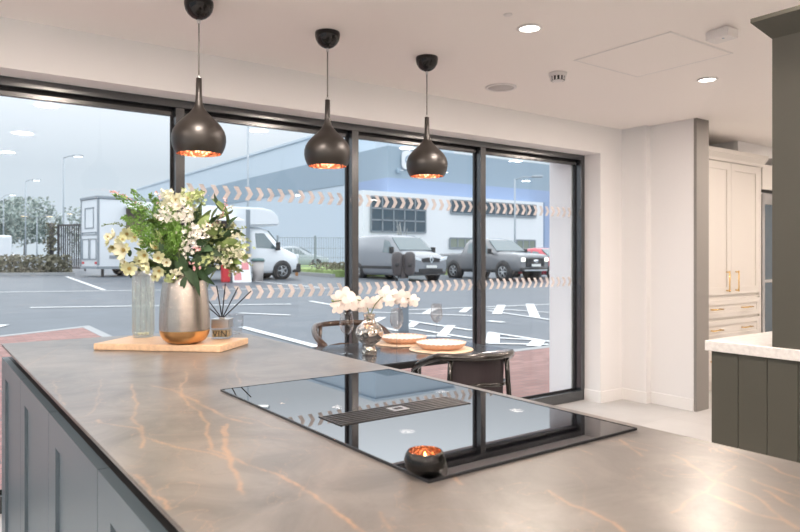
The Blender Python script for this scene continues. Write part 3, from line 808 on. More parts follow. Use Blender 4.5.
t = thing('exit_sign', 'small green sign on the wall above the cream cupboard', 'sign', (6.20, 3.93, 2.345))
MB().box(-.13, .13, -.012, 0, -.03, .03, .002).build('sign_plate', 'exit_green', t)
MB().box(-.145, .145, -.006, 0, -.037, .037).build('sign_frame', 'black_slot', t)

# olive peninsula
t = thing('peninsula_cabinet', 'olive green base unit with vertical grooves', 'cabinet')
b = MB(); b.box(2.537, 3.30, -1.2, 1.398, .10, .90); b.build('carcass', 'olive', t)
MB().box(2.58, 3.26, -1.2, 1.36, 0, .10).build('plinth', 'olive', t)
b = MB(); y = 1.398
while y > -1.1:
    b.box(2.525, 2.538, y-.1045, y, .10, .90, .0022); y -= .1062
b.build('grooved_panel', 'olive', t)
t = tag(MB().box(2.503, 3.33, -1.2, 1.413, .9005, .940, .0025, 2).build('quartz_worktop', 'quartz'), 'white speckled quartz worktop on the olive unit', 'worktop')
t = thing('dresser_cabinet', 'tall olive green dresser cabinet standing on the quartz worktop', 'cabinet', (0, 0, .9405))
MB().box(2.517, 2.92, -1.2, 1.165, 0, 1.12, .001).build('body', 'olive', t)
b = MB()
# cornice: flared crown mitred at the corner
def loop(o, z): return [(2.517-o, -1.2, z), (2.517-o, 1.165+o, z), (2.92, 1.165+o, z), (2.92, -1.2, z)]
L0 = [b.bm.verts.new(p) for p in loop(0, 1.118)]; L1 = [b.bm.verts.new(p) for p in loop(.052, 1.180)]; L2 = [b.bm.verts.new(p) for p in loop(.052, 1.195)]
for A, B in ((L0, L1), (L1, L2)):
    for k in range(4): b.bm.faces.new((A[k], A[(k+1) % 4], B[(k+1) % 4], B[k]))
b.bm.faces.new(L0); b.bm.faces.new(L2)
b.build('cornice', 'olive', t)

# ============================================================ BOUQUET
bq = thing('flower_bouquet', 'loose bouquet of cream blooms, ferns and dark leaves in the metal vase', 'bouquet', (.817, 2.498, 1.195), math.radians(-36))
K = 2.5/667
def Q(u, v, dy=0): return Vector(((u-185)*K, dy, (272-v)*K))
rb = random.Random(11)
def leaf_faces(b, base, tip, wd, curl=.15, seg=6, side=None, fold=.25):
    base, tip = Vector(base), Vector(tip); d = tip-base; L = d.length; d.normalize()
    if side is None: side = Vector((rb.uniform(-1, 1), rb.uniform(-1, 1), rb.uniform(-.5, .5)))
    s_ = d.cross(side).normalized(); nrm = s_.cross(d).normalized()
    rows = []
    for k in range(seg+1):
        t_ = k/seg; wv = wd*math.sin(PI*min(1, t_*.93+.05))**.8*(1-.35*t_)
        c = base+d*L*t_ + nrm*(curl*L*(t_-t_*t_)*1.6) - Vector((0, 0, curl*L*.5*t_*t_))
        rows.append((b.bm.verts.new(c+s_*wv+nrm*wv*fold), b.bm.verts.new(c), b.bm.verts.new(c-s_*wv+nrm*wv*fold)))
    for A, B in zip(rows[:-1], rows[1:]):
        for i in (0, 1):
            f_ = b.bm.faces.new((A[i], A[i+1], B[i+1], B[i])); f_.smooth = True; f_.material_index = b.cur
def curve(p0, p1, bend=(0, 0, .03), n=7):
    p0, p1 = Vector(p0), Vector(p1)
    return [p0.lerp(p1, k/n)+Vector(bend)*4*(k/n)*(1-k/n) for k in range(n+1)]
# stems
b = MB()
for k in range(26):
    a = rb.uniform(0, 2*PI); r_ = rb.uniform(.01, .05)
    tip = Vector((rb.uniform(-.17, .17), rb.uniform(-.12, .12), rb.uniform(.08, .2)))
    b.tube(curve((r_*math.cos(a), r_*math.sin(a), -.14), tip, (0, 0, .02)), .0018, 5)
b.build('stems', 'stem', bq)
# broad dark leaves
def leaf(base, tip, wd, m='leaf_dark', **kw):
    b = MB(); leaf_faces(b, base, tip, wd, **kw); return b.build('leaf', m, bq)
darks = [((185, 268), (167, 236), .036, -.05), ((180, 270), (178, 230), .030, -.03), ((195, 268), (212, 240), .026, -.04), ((200, 270), (222, 262), .022, -.05), ((205, 262), (232, 240), .022, .0), ((200, 255), (222, 225), .022, .02),
         ((190, 262), (205, 283), .020, -.07), ((198, 262), (220, 278), .018, -.06), ((175, 268), (160, 262), .02, -.06), ((195, 245), (202, 212), .022, .03), ((190, 230), (200, 196), .022, .03), ((188, 225), (184, 195), .020, .04), ((210, 250), (242, 256), .018, .0),
         ((182, 262), (196, 240), .030, -.06), ((190, 270), (186, 246), .028, -.07), ((170, 262), (150, 240), .02, .02), ((204, 245), (226, 250), .02, -.05), ((210, 236), (236, 228), .018, .03), ((178, 250), (160, 222), .022, .06), ((200, 262), (216, 250), .024, -.07), ((192, 272), (188, 286), .014, -.075), ((202, 268), (206, 290), .013, -.072)]
for (p, q, wd, dy) in darks:
    leaf(Q(*p, dy), Q(*q, dy+rb.uniform(-.03, .01)), wd, 'leaf_dark', side=Vector((rb.uniform(-.4, .4), -1, rb.uniform(-.2, .5))))
for k in range(95):
    u0 = rb.uniform(160, 232); v0 = rb.uniform(205, 270); a = rb.uniform(-.4, 2.6)
    leaf(Q(u0, v0, rb.uniform(-.05, .06)), Q(u0+rb.uniform(14, 26)*math.cos(a), v0-rb.uniform(10, 22)*math.sin(a), rb.uniform(-.08, .09)), rb.uniform(.012, .021), rb.choice(['leaf_mid', 'leaf_dark', 'leaf_mid']))
# ferns
def frond(p, q, bend, wmax, n=34, m='fern_green'):
    b = MB(); c = curve(p, q, bend, n)
    b.tube(c, [.0014*(1-k/(n*1.15)) for k in range(n+1)], 4)
    for k in range(3, n+1):
        t_ = k/n; d = (c[k]-c[k-1]).normalized(); L = wmax*math.sin(PI*min(1, .12+t_*.86))**.8
        for s in (-1, 1):
            sd = d.cross(Vector((0, -1, .2))).normalized()*s
            e_ = c[k]+sd*L+d*L*.45+Vector((0, rb.uniform(-.3, .3)*L, rb.uniform(-.25, .2)*L))
            for j in range(1, 6):
                m0 = c[k].lerp(e_, j/5.2); o_ = Vector((rb.uniform(-1, 1), rb.uniform(-1, 1), rb.uniform(-1, 1)))*.0055
                leaf_faces(b, m0, m0+o_*1.25+d*.006, .0036, .1, 2)
    b.build('fern_frond', m, bq)
fr_ = [((176, 262), (164, 206), (0, -.05, .0), .030), ((180, 262), (176, 208), (0, -.06, .0), .030), ((174, 262), (152, 204), (0, -.04, .02), .030), ((172, 262), (146, 218), (0, -.07, .02), .028), ((170, 264), (130, 200), (0, -.03, .04), .024), ((178, 258), (158, 212), (0, .05, .0), .030), ((184, 258), (184, 222), (0, -.08, .0), .028), ((175, 268), (120, 192), (0, 0, .05), .020), ((175, 266), (132, 186), (0, -.02, .04), .022), ((176, 264), (147, 190), (0, .03, .03), .024), ((172, 262), (126, 214), (0, -.03, .04), .022), ((172, 262), (136, 224), (0, -.04, .03), .022),
       ((178, 262), (158, 196), (0, -.03, .02), .026), ((180, 260), (168, 202), (0, -.04, .02), .028), ((182, 256), (178, 214), (0, -.05, .01), .028), ((176, 262), (150, 212), (0, -.05, .03), .026), ((178, 262), (160, 222), (0, -.07, .02), .028), ((186, 258), (190, 222), (0, -.06, .01), .024), ((172, 264), (142, 236), (0, -.05, .02), .022), ((184, 262), (172, 226), (0, -.09, .01), .026), ((178, 262), (166, 216), (0, .03, .01), .026), ((174, 264), (138, 204), (0, .0, .05), .020), ((180, 262), (184, 232), (0, -.10, .0), .024)]
for p, q, bd, wm in fr_: frond(Q(*p, 0), Q(*q, rb.uniform(-.05, .06)), bd, wm)
# blooms
def cream_bloom(u, v, s, dy, rx=0, rz=0, m='petal_cream'):
    b = MB()
    for k in range(6):
        a = 2*PI*k/6+.2
        rows = []
        for i in range(5):
            t_ = i/4; wv = .62*math.sin(PI*min(1, .15+.7*t_))
            row = []
            for j in (-1, -.5, 0, .5, 1):
                rr_ = t_; hh = -.62*t_*t_-.16*abs(j)*t_+.12*math.sin(5*t_+k)*t_+.03*math.sin(9*t_+5*j+k)
                px, py = rr_, j*wv*.62*(.35+t_)
                row.append(b.bm.verts.new((s*(px*math.cos(a)-py*math.sin(a)), s*hh+.0004*k, s*(px*math.sin(a)+py*math.cos(a)))))
            rows.append(row)
        for A, B in zip(rows[:-1], rows[1:]):
            for j in range(4):
                f_ = b.bm.faces.new((A[j], A[j+1], B[j+1], B[j])); f_.smooth = True
    o = b.build('bloom', rb.choice([m, m, 'petal_ivory']), bq); o.location = Q(u, v, dy); o.rotation_euler = (rx+rb.uniform(-.5, .5), rb.uniform(-1, 1), rz+rb.uniform(-.5, .5))
    c = MB(); c.lathe([(0, -.03), (.20, -.02), (.22, .10), (0, .20)], 10)
    for k in range(14):
        a = 2*PI*k/14; c.tube([(0, 0, .05), (.30*math.cos(a), .30*math.sin(a), .26)], .025, 4)
    for v_ in c.bm.verts: v_.co = Vector((v_.co.x, -v_.co.z, v_.co.y))*s
    c.build('stamens', 'stamen', o)
for (u, v, s, dy, rx, rz) in [(117, 232, .026, -.02, -.2, -.4), (127, 241, .026, -.05, .2, -.2), (133, 246, .036, -.08, .1, .1), (127, 230, .026, .0, -.5, .2), (110, 238, .020, -.01, .1, -.7), (116, 243, .022, -.03, .4, -.3), (137, 233, .022, -.02, -.3, .3),
                             (154, 251, .028, -.09, .1, .0), (161, 244, .024, -.06, -.4, .3), (157, 262, .028, -.10, .4, -.2), (167, 254, .024, -.09, 0, .3), (148, 256, .022, -.08, .2, -.5), (169, 266, .024, -.10, .4, .2), (139, 264, .028, -.09, .3, .0), (133, 258, .020, -.07, .2, -.5), (146, 240, .02, -.03, -.3, .0), (176, 258, .018, -.1, .1, .1), (163, 236, .018, -.05, -.3, .0),
                             (167, 201, .024, .0, -.3, -.2), (176, 196, .026, .0, -.5, .0), (187, 194, .024, .02, -.5, .2), (190, 204, .022, .0, 0, .3), (181, 202, .022, -.03, -.1, .0)]:
    cream_bloom(u, v, s*.92, dy, rx, rz)
    cream_bloom(u+rb.uniform(-6, 6), v+rb.uniform(-6, 6), s*rb.uniform(.55, .8), dy+.02, rx-.3, rz+.6)
for k in range(26):
    u0 = rb.uniform(118, 172); v0 = rb.uniform(232, 268); a = rb.uniform(0, 2*PI)
    leaf(Q(u0, v0, rb.uniform(-.03, .04)), Q(u0+12*math.cos(a), v0+9*math.sin(a), rb.uniform(-.05, .05)), rb.uniform(.006, .012), rb.choice(['leaf_mid', 'leaf_dark']))
for k in range(30):
    u0 = rb.uniform(172, 212); v0 = rb.uniform(236, 276); a = rb.uniform(-.6, 3.6)
    leaf(Q(u0, v0, rb.uniform(-.06, .0)), Q(u0+rb.uniform(10, 20)*math.cos(a), v0-rb.uniform(6, 16)*math.sin(a), rb.uniform(-.09, -.03)), rb.uniform(.015, .026), 'leaf_dark')
# white clusters of small florets
def cluster(u, v, R_, dy, m, n=46, fs=.0062, name='floret_cluster'):
    b = MB(); b.use(m); c0 = Q(u, v, dy)
    for k in range(n):
        th = rb.uniform(0, 2*PI); ph = math.acos(rb.uniform(-.4, 1)); d = Vector((math.sin(ph)*math.cos(th), -abs(math.cos(ph))*.9, math.sin(ph)*math.sin(th)))
        c = c0+Vector((rb.gauss(0, .75), rb.gauss(0, .4)-.2, rb.gauss(0, .6)))*R_; up = (d+Vector((0, -.8, .2))).normalized(); a1 = up.orthogonal().normalized(); a2 = up.cross(a1)
        r0 = rb.uniform(0, 1.5); cv = b.bm.verts.new(c-up*fs*.2); 
        for j in range(5):
            a = r0+2*PI*j/5; e1 = a1*math.cos(a-.5)+a2*math.sin(a-.5); e2 = a1*math.cos(a+.5)+a2*math.sin(a+.5); em = a1*math.cos(a)+a2*math.sin(a)
            f_ = b.bm.faces.new((cv, b.bm.verts.new(c+e1*fs*.75), b.bm.verts.new(c+em*fs*1.25+up*fs*.2), b.bm.verts.new(c+e2*fs*.75))); f_.material_index = b.cur
    b.build(name, m, bq)
for a in [(177, 211, .030, -.04, 'petal_white', 60), (186, 207, .026, -.03, 'petal_white', 46), (170, 213, .020, -.05, 'petal_white', 30), (191, 214, .020, -.03, 'petal_white', 30), (196, 234, .030, -.06, 'petal_white', 60), (201, 226, .024, -.05, 'petal_white', 40), (194, 246, .022, -.07, 'petal_white', 34), (206, 236, .020, -.04, 'petal_white', 30),
          (190, 199, .028, .02, 'petal_green', 44), (172, 196, .026, .02, 'petal_cream', 40), (198, 194, .018, .03, 'petal_green', 24), (222, 234, .026, -.01, 'petal_green', 44), (228, 244, .022, -.03, 'petal_cream', 36), (238, 250, .024, -.02, 'petal_cream', 44), (234, 236, .022, .0, 'petal_cream', 36), (242, 242, .018, .0, 'petal_green', 30), (212, 256, .018, -.07, 'petal_green', 24), (226, 257, .020, -.05, 'petal_cream', 30), (214, 224, .018, .0, 'petal_cream', 26),
          (178, 272, .016, -.09, 'petal_green', 24), (186, 268, .014, -.09, 'petal_cream', 20), (204, 246, .016, -.08, 'petal_pink', 8), (202, 262, .012, -.09, 'petal_pink', 8)]:
    cluster(*a[:5], n=int(a[5]*.8), fs=.0068)
for k in range(22):
    cluster(rb.uniform(205, 246), rb.uniform(222, 266), rb.uniform(.010, .018), rb.uniform(-.07, .03), rb.choice(['petal_green', 'petal_dusty', 'petal_dusty', 'petal_cream', 'leaf_mid']), n=rb.randint(12, 26), fs=.0055)
for k in range(10):
    cluster(rb.uniform(160, 200), rb.uniform(188, 206), rb.uniform(.010, .016), rb.uniform(-.04, .05), rb.choice(['petal_green', 'petal_dusty', 'petal_cream']), n=rb.randint(12, 22), fs=.0055)
# airy sprigs
def sprig(p, q, bend, n=14, m1='stem', m2='petal_green', sz=.0055):
    b = MB(); b.use(m1); c = curve(p, q, bend, n); b.tube(c, .0011, 4); b.use(m2)
    for k in range(n//3, n+1):
        for j in range(3):
            o_ = Vector((rb.uniform(-1, 1), rb.uniform(-1, 1), rb.uniform(-.6, 1)))*.012; leaf_faces(b, c[k], c[k]+o_, sz*.6, .1, 2)
    b.build('sprig', None, bq)
for p, q, bd, m2 in [((198, 230), (203, 187), (0, 0, 0), 'leaf_mid'), ((205, 228), (229, 196), (.02, 0, 0), 'petal_pink'), ((208, 232), (231, 202), (0, 0, .02), 'petal_cream'), ((215, 245), (250, 238), (0, 0, .03), 'petal_green'), ((212, 250), (252, 262), (0, 0, .03), 'petal_green'), ((160, 215), (112, 187), (0, 0, .01), 'petal_pink'), ((165, 225), (156, 187), (0, 0, 0), 'petal_pink'), ((150, 245), (103, 222), (0, 0, .04), 'leaf_mid'), ((180, 205), (182, 184), (0, 0, 0), 'petal_green'), ((190, 200), (197, 186), (0, 0, 0), 'petal_green'), ((215, 235), (246, 224), (0, 0, .01), 'petal_green')]:
    sprig(Q(*p, 0), Q(*q, rb.uniform(-.04, .03)), bd, m2=m2)

# ============================================================ OUTSIDE
def zg(y): return .013*(max(4.0, min(y, 40.0))-4.0)-.012
def gmesh(name, x0, x1, ylist, m, dz=0, label=None):
    b = MB(); prev = None
    for y in ylist:
        row = (b.bm.verts.new((x0, y, zg(y)+dz)), b.bm.verts.new((x1, y, zg(y)+dz)))
        if prev: b.bm.faces.new((prev[0], prev[1], row[1], row[0]))
        prev = row
    return struct(b.build(name, m), label)
gmesh('ground', -90, 130, [3.95, 10, 20, 30, 40, 260], 'asphalt', 0, 'wet grey asphalt car park')
def slab(name, poly, m, dz0, dz1, label=None):
    b = MB(); A = [b.bm.verts.new((x, y, zg(y)+dz0)) for x, y in poly]; B = [b.bm.verts.new((x, y, zg(y)+dz1)) for x, y in poly]
    b.bm.faces.new(A[::-1]); b.bm.faces.new(B)
    for i in range(len(poly)): j = (i+1) % len(poly); b.bm.faces.new((A[i], A[j], B[j], B[i]))
    return struct(b.build(name, m), label)
slab('brick_paving', [(-20, 3.96), (-20, 10.6), (1.0, 11.3), (2.22, 11.9), (2.22, 6.15), (30, 6.15), (30, 3.96)], 'brick_paving', -.05, .006, 'red brick paving outside the glazing')
slab('kerb', [(2.22, 6.15), (2.22, 11.9), (1.0, 11.3), (-20, 10.6), (-20, 10.75), (1.0, 11.46), (2.36, 12.15), (2.36, 6.29), (30, 6.29), (30, 6.15)], 'kerb_stone', -.05, .010, 'pale kerb edging')
b = MB()
def strip(p, q, wd):
    p, q = Vector((p[0], p[1], 0)), Vector((q[0], q[1], 0)); d = (q-p).normalized(); s = Vector((-d.y, d.x, 0))*wd/2
    n = max(1, int((q-p).length/6)); 
    for k in range(n):
        a, c = p.lerp(q, k/n), p.lerp(q, (k+1)/n)
        b.bm.faces.new([b.bm.verts.new((v.x, v.y, zg(v.y)+.012)) for v in (a-s, c-s, c+s, a+s)])
for p, q, wd in [((-8, 25.4), (6.38, 20.91), .14), ((6.38, 20.91), (11.8, 19.3), .14), ((2.0, 16.34), (4.7, 15.34), .14), ((4.7, 15.34), (7.2, 14.3), .14), ((5.38, 32.47), (4.67, 21.85), .14), ((10.9, 26.07), (11.12, 19.6), .14), ((.2, 14.7), (1.1, 14.2), .3), ((.2, 13.3), (1.2, 12.8), .35),
                 ((5.33, 12.86), (6.0, 11.97), .12), ((4.42, 10.6), (4.36, 6.3), .14), ((8.02, 14.89), (7.88, 12.96), .12),
                 ((7.58, 11.88), (9.04, 9.98), .10), ((8.66, 11.67), (10.31, 11.39), .10), ((6.48, 10.18), (6.32, 8.73), .10), ((7.38, 9.94), (7.39, 8.17), .10), ((6.69, 9.01), (6.72, 7.42), .10), ((6.12, 8.25), (6.57, 7.73), .10), ((6.59, 9.95), (7.33, 10.66), .16), ((8.43, 10.75), (9.44, 11.67), .16), ((6.79, 9.09), (7.4, 9.67), .16), ((6.44, 7.81), (7.56, 8.89), .16), ((9.33, 10.61), (10.24, 11.43), .16),
                 ((10.31, 11.39), (12.84, 11.04), .10), ((10.07, 10.6), (9.76, 8.39), .10), ((10.46, 11.01), (10.99, 9.44), .10), ((9.7, 9.95), (11.38, 11.52), .2), ((9.86, 9.05), (12.23, 11.4), .2), ((7.45, 7.84), (7.45, 6.4), .10), ((7.06, 7.28), (7.42, 6.76), .10), ((6.55, 6.9), (7.2, 6.35), .10), ((6.6, 6.86), (7.42, 7.69), .2), ((6.89, 6.36), (7.44, 6.74), .2), ((8.63, 9.09), (8.69, 8.74), .16)]:
    strip(p, q, wd)
struct(b.build('road_markings', 'line_white'), 'white painted bay and hatching lines')
# verge and kerb on the right
slab('grass_verge', [(15.7, 26.9), (15.7, 37), (23, 37), (23, 26.9)], 'grass', -.05, .30, 'grass verge behind a kerb')
slab('kerb_verge', [(15.5, 26.7), (15.5, 37), (15.7, 37), (15.7, 26.7)], 'kerb_stone', -.05, .16)
slab('kerb_hedge', [(-14, 39.4), (6.0, 34.1), (6.0, 34.4), (-14, 39.8)], 'kerb_stone', -.05, .12)
def foliage(b, n, sample, s0, s1):
    for _ in range(n):
        c = Vector(sample()); a = Vector((rb.uniform(-1, 1), rb.uniform(-1, 1), rb.uniform(-1, 1))).normalized(); e_ = a.orthogonal().normalized(); g_ = a.cross(e_); s = rb.uniform(s0, s1)
        b.bm.faces.new([b.bm.verts.new(c+s*v) for v in (e_, g_*.6, -e_, -g_*.6)])
b = MB()
def hs():
    t_ = rb.random(); return (-13.5+19.5*t_, 39.9-5.3*t_+rb.uniform(-.05, 1.3), zg(36)+.05+rb.random()**1.3*.85)
foliage(b, 7000, hs, .05, .14)
tag(b.build('hedge', 'hedge_green'), 'low brown green hedge along the far kerb on the left', 'hedge', kind='stuff')
b = MB()
foliage(b, 1800, lambda: (rb.uniform(15.8, 22), rb.uniform(27, 29.5), zg(28)+.3+rb.random()*.35), .04, .10)
tag(b.build('verge_planting', 'hedge_green'), 'low brown planting on the verge by the fence', 'hedge', kind='stuff')

# trees on the skyline
def tree(x, y, h, wd, label, m='hazed_leaf'):
    t = thing('tree', label, 'tree', (x, y, zg(y)), 0, 'hazy trees on the left skyline')
    MB().tube([(0, 0, 0), (.1, 0, h*.35), (0, .1, h*.6)], [.22, .16, .08], 8).build('trunk', 'trunk', t)
    b = MB(); cs = [(rb.uniform(-.6, .6)*wd, rb.uniform(-.4, .4)*wd, h*rb.uniform(.35, .85), wd*rb.uniform(.35, .6)) for _ in range(13)]
    def smp():
        c = rb.choice(cs); d = Vector((rb.gauss(0, 1), rb.gauss(0, 1), rb.gauss(0, 1))).normalized()*c[3]*rb.uniform(.6, 1)
        return (c[0]+d.x, c[1]+d.y, min(h, max(.6, c[2]+d.z*.8)))
    foliage(b, 3200, smp, .12, .30); b.build('crown', m, t)
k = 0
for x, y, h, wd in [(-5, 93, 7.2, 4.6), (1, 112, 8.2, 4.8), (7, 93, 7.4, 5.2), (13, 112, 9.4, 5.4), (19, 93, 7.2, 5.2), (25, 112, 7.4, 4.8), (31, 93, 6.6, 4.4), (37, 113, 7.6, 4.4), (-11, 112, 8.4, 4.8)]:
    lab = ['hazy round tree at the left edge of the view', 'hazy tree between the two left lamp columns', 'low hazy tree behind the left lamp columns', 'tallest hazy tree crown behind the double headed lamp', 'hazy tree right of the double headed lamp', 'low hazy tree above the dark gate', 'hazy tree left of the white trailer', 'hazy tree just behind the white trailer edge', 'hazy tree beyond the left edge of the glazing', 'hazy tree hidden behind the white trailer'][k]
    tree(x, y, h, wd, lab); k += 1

# lamp columns
def column_lamp(x, y, h, ax, ay, label, m='lamp_glow', double=False, r=.07, glow=True):
    t = thing('street_lamp', label, 'street lamp', (x, y, zg(y)), 0, 'lamp columns around the car park')
    MB().tube([(0, 0, 0), (0, 0, h*.5), (0, 0, h)], [r, r*.8, r*.6], 8).build('column', 'pole_grey', t)
    for s in ((1, -1) if double else (1,)):
        MB().tube([(0, 0, h-.05), (ax*.5*s, ay*.5*s, h+.12), (ax*s, ay*s, h+.14)], r*.5, 6).build('arm', 'pole_grey', t)
        hd = MB(); hd.box(-.32, .32, -.16, .16, -.05, .07, .02); hd = hd.build('lamp_head', 'pole_grey', t); hd.location = (ax*s*1.25, ay*s*1.25, h+.14); hd.rotation_euler = (0, 0, math.atan2(ay, ax))
        if glow: MB().box(-.26, .26, -.13, .13, -.09, -.051, .01).build('lens', m, hd)
column_lamp(8.6, 53, 7.9, .7, -.4, 'tall lit lamp column, nearest on the left')
column_lamp(8.4, 71.8, 7.9, .7, -.4, 'middle lit lamp column on the left')
column_lamp(8.0, 87, 7.6, .7, -.4, 'lamp column farthest left by the skyline trees')
column_lamp(10.3, 79, 4.9, .9, -.4, 'double headed lamp with warm light behind the hedge', 'lamp_glow_warm', True)
column_lamp(15.5, 84, 5.6, .9, -.4, 'double headed lamp right of the warm one', 'lamp_glow_warm', True)
column_lamp(19.6, 80, 5.6, .9, -.4, 'double headed lamp beside the white trailer', 'lamp_glow', True)
column_lamp(13.3, 31.1, 7.6, .5, -.3, 'tall lamp column behind the white box van', 'lamp_glow')
column_lamp(29.8, 29, 5.7, .9, -.65, 'pale curved arm lamp column behind the pickup', 'lamp_glow', False, glow=False)

# dark gate and ivy post by the hedge
t = thing('metal_gate', 'dark slatted metal gate beyond the hedge', 'gate', (7.05, 41, zg(40)), math.radians(-60))
b = MB(); b.box(-1.1, 1.1, -.03, .03, 2.5, 2.6); b.box(-1.1, 1.1, -.03, .03, .1, .2); b.box(-1.1, -1.02, -.03, .03, 0, 2.6); b.box(1.02, 1.1, -.03, .03, 0, 2.6); b.build('frame', 'post_dark', t)
b = MB()
for k in range(12): x = -1+k*.17; b.box(x, x+.07, -.015, .015, .2, 2.5)
b.build('bars', 'post_dark', t)
t = thing('clad_post', 'ivy covered post at the left of the dark gate', 'post', (6.28, 42.5, zg(40)))
MB().cyl((0, 0, 0), (0, 0, 2.7), .12, 10).build('post', 'post_dark', t)
b = MB(); foliage(b, 500, lambda: (rb.gauss(0, .18), rb.gauss(0, .18), rb.uniform(.1, 2.7)), .05, .12); b.build('ivy', 'hedge_green', t)

# mesh fence behind verge
t = thing('mesh_fence', 'grey mesh fence behind the grass verge', 'fence')
b = MB()
x0, y0, x1, y1 = 15.9, 33.2, 22.5, 30.2
for k in range(56):
    f_ = k/55; b.box(x0+(x1-x0)*f_-.008, x0+(x1-x0)*f_+.008, y0+(y1-y0)*f_-.008, y0+(y1-y0)*f_+.008, .30, 2.3)
for z in (.7, 1.2, 1.7, 2.28): b.tube([(x0, y0, z), (x1, y1, z)], .012, 4)
b.build('mesh_panel', 'fence_grey', t)
for f_ in (0, .28, .56, .84, 1.0):
    x, y = x0+(x1-x0)*f_, y0+(y1-y0)*f_; MB().box(x-.04, x+.04, y-.04, y+.04, .25, 2.4).build('post', 'fence_grey', t)

# ---- buildings
t = thing('warehouse', 'long pale warehouse with a straight roofline at the back', 'building')
MB().box(47, 60, 70, 182, 0, 18.6).build('wall', 'clad_light', t)
MB().box(46.8, 60.2, 69.8, 182.2, 18.6, 18.95).build('roof_edge', 'clad_light', t)
t = thing('showroom_building', 'grey clad building with a blue band and white ground floor', 'building')
b = MB(); b.box(28.1, 46.25, 40.2, 84, 7.05, 9.4); b.box(45.9, 46.25, 40.2, 84, 0, 7.05)
n_ = 0
b.build('upper_cladding', 'clad_grey', t)
b = MB(); b.box(28.08, 45.9, 40.18, 45, 6.0, 7.05); b.box(45.0, 45.9, 40.18, 41, 0, 6.0)
b.build('blue_band', 'band_blue', t)
MB().box(28.15, 45.0, 41.0, 84, 0, 7.04).build('lower_wall', 'clad_light', t)
MB().box(25.1, 43.4, 38.9, 41.0, 0, 5.85).build('white_surround', 'clad_white', t)
def facade_window(x0, x1, z0, z1, m, nx, nz):
    f = MB(); f.box(x0, x1, 38.82, 38.9, z0, z1); f = f.build('window', m, t)
    g = MB()
    for k in range(nx+1): x = x0+(x1-x0)*k/nx; g.box(x-.05, x+.05, 38.78, 38.83, z0, z1)
    for k in range(nz+1): z = z0+(z1-z0)*k/nz; g.box(x0, x1, 38.78, 38.83, z-.05, z+.05)
    g.build('glazing_bars', 'fence_grey', f)
facade_window(25.7, 30.55, 3.0, 5.45, 'dark_window', 5, 3)
facade_window(33.0, 42.4, 4.55, 5.55, 'dark_window', 8, 1)
facade_window(32.9, 35.2, 1.9, 2.65, 'low_window', 3, 1)
facade_window(40.1, 42.3, 1.2, 2.6, 'low_window', 3, 1)
t = thing('wall_sign', 'white rounded sign with a grey ring high on the grey building', 'sign', (29.95, 40.15, 8.45))
pts = rsq(.68, .34, 6); MB().prism(pts, -.05, 'y', -.12).build('sign_board', 'sign_white', t)
b = MB(); n = 32
R1, R2 = .40, .26
for k in range(n):
    a0, a1 = 2*PI*k/n, 2*PI*(k+1)/n
    b.prism([(R1*math.cos(a0), R1*math.sin(a0)), (R1*math.cos(a1), R1*math.sin(a1)), (R2*math.cos(a1), R2*math.sin(a1)), (R2*math.cos(a0), R2*math.sin(a0))], -.12, 'y', -.14)
b.build('ring_mark', 'sign_grey', t)
t = thing('security_light', 'small round light on the grey wall below the white sign', 'wall light', (28.95, 40.15, 7.6))
MB().box(-.14, .14, -.2, 0, -.16, .16, .03).build('housing', 'sign_grey', t)
MB().lathe([(0, 0), (.15, 0), (.12, .05), (0, .06)], 16, c=(.2, -.25, 0)).build('lens', 'sign_white', t)

# bare tree in front of the dark window
t = thing('bare_tree', 'small leafless pale tree in front of the dark showroom window', 'tree', (22.8, 31.0, zg(31)))
MB().tube([(0, 0, 0), (0, 0, 1.2)], [.07, .05], 6).build('trunk', 'kerb_stone', t)
b = MB()
for k in range(16):
    a = rb.uniform(0, 2*PI); tip = Vector((math.cos(a)*rb.uniform(.3, .8), math.sin(a)*.5, rb.uniform(1.9, 3.1)))
    b.tube(curve((0, 0, 1.0+.02*k), tip, (0, 0, .05), 4), .022, 4)
b.build('branches', 'kerb_stone', t)

# ---- vehicles
def rings(b, st):
    R_ = []
    for (s, zb, zl, zt, w_, wt) in st:
        half = [(w_*.90, zb), (w_*.985, zb+.14), (w_, (zb+zl)/2), (w_*.985, zl), (wt+(w_-wt)*.10, zt-.09*min(1, (zt-zl)*2)), (wt-.07, zt-.01), (wt*.5, zt+.015)]
        ring = [(x, s, z) for x, z in half]+[(-x, s, z) for x, z in half[::-1]]
        R_.append([b.bm.verts.new(p) for p in ring])
    for A, B in zip(R_[:-1], R_[1:]):
        n = len(A)
        for k in range(n):
            f_ = b.bm.faces.new((A[k], A[(k+1) % n], B[(k+1) % n], B[k])); f_.smooth = True
    b.bm.faces.new(R_[0]); b.bm.faces.new(R_[-1][::-1])
def at_s(st, s):
    for a, c in zip(st[:-1], st[1:]):
        if a[0] <= s <= c[0]:
            t_ = (s-a[0])/(c[0]-a[0]+1e-9); return [a[i]+(c[i]-a[i])*t_ for i in range(6)]
    return list(st[-1])
def side_window(parent, st, pts, off=.012):
    for sg in (1, -1):
        b = MB(); P_ = []
        for s, f_ in pts:
            _, zb, zl, zt, w_, wt = at_s(st, s); za, xa = zl, w_*.985; zc, xc = zt-.09*min(1, (zt-zl)*2), wt+(w_-wt)*.10
            P_.append((sg*(xa+(xc-xa)*f_+off), s, za+(zc-za)*f_))
        c = [(x-sg*.03, y, z) for x, y, z in P_]
        A = [b.bm.verts.new(p) for p in P_]; B = [b.bm.verts.new(p) for p in c]
        b.bm.faces.new(A); b.bm.faces.new(B[::-1])
        for i in range(len(A)): j = (i+1) % len(A); b.bm.faces.new((A[i], A[j], B[j], B[i]))
        b.build('side_window', 'car_glass', parent)
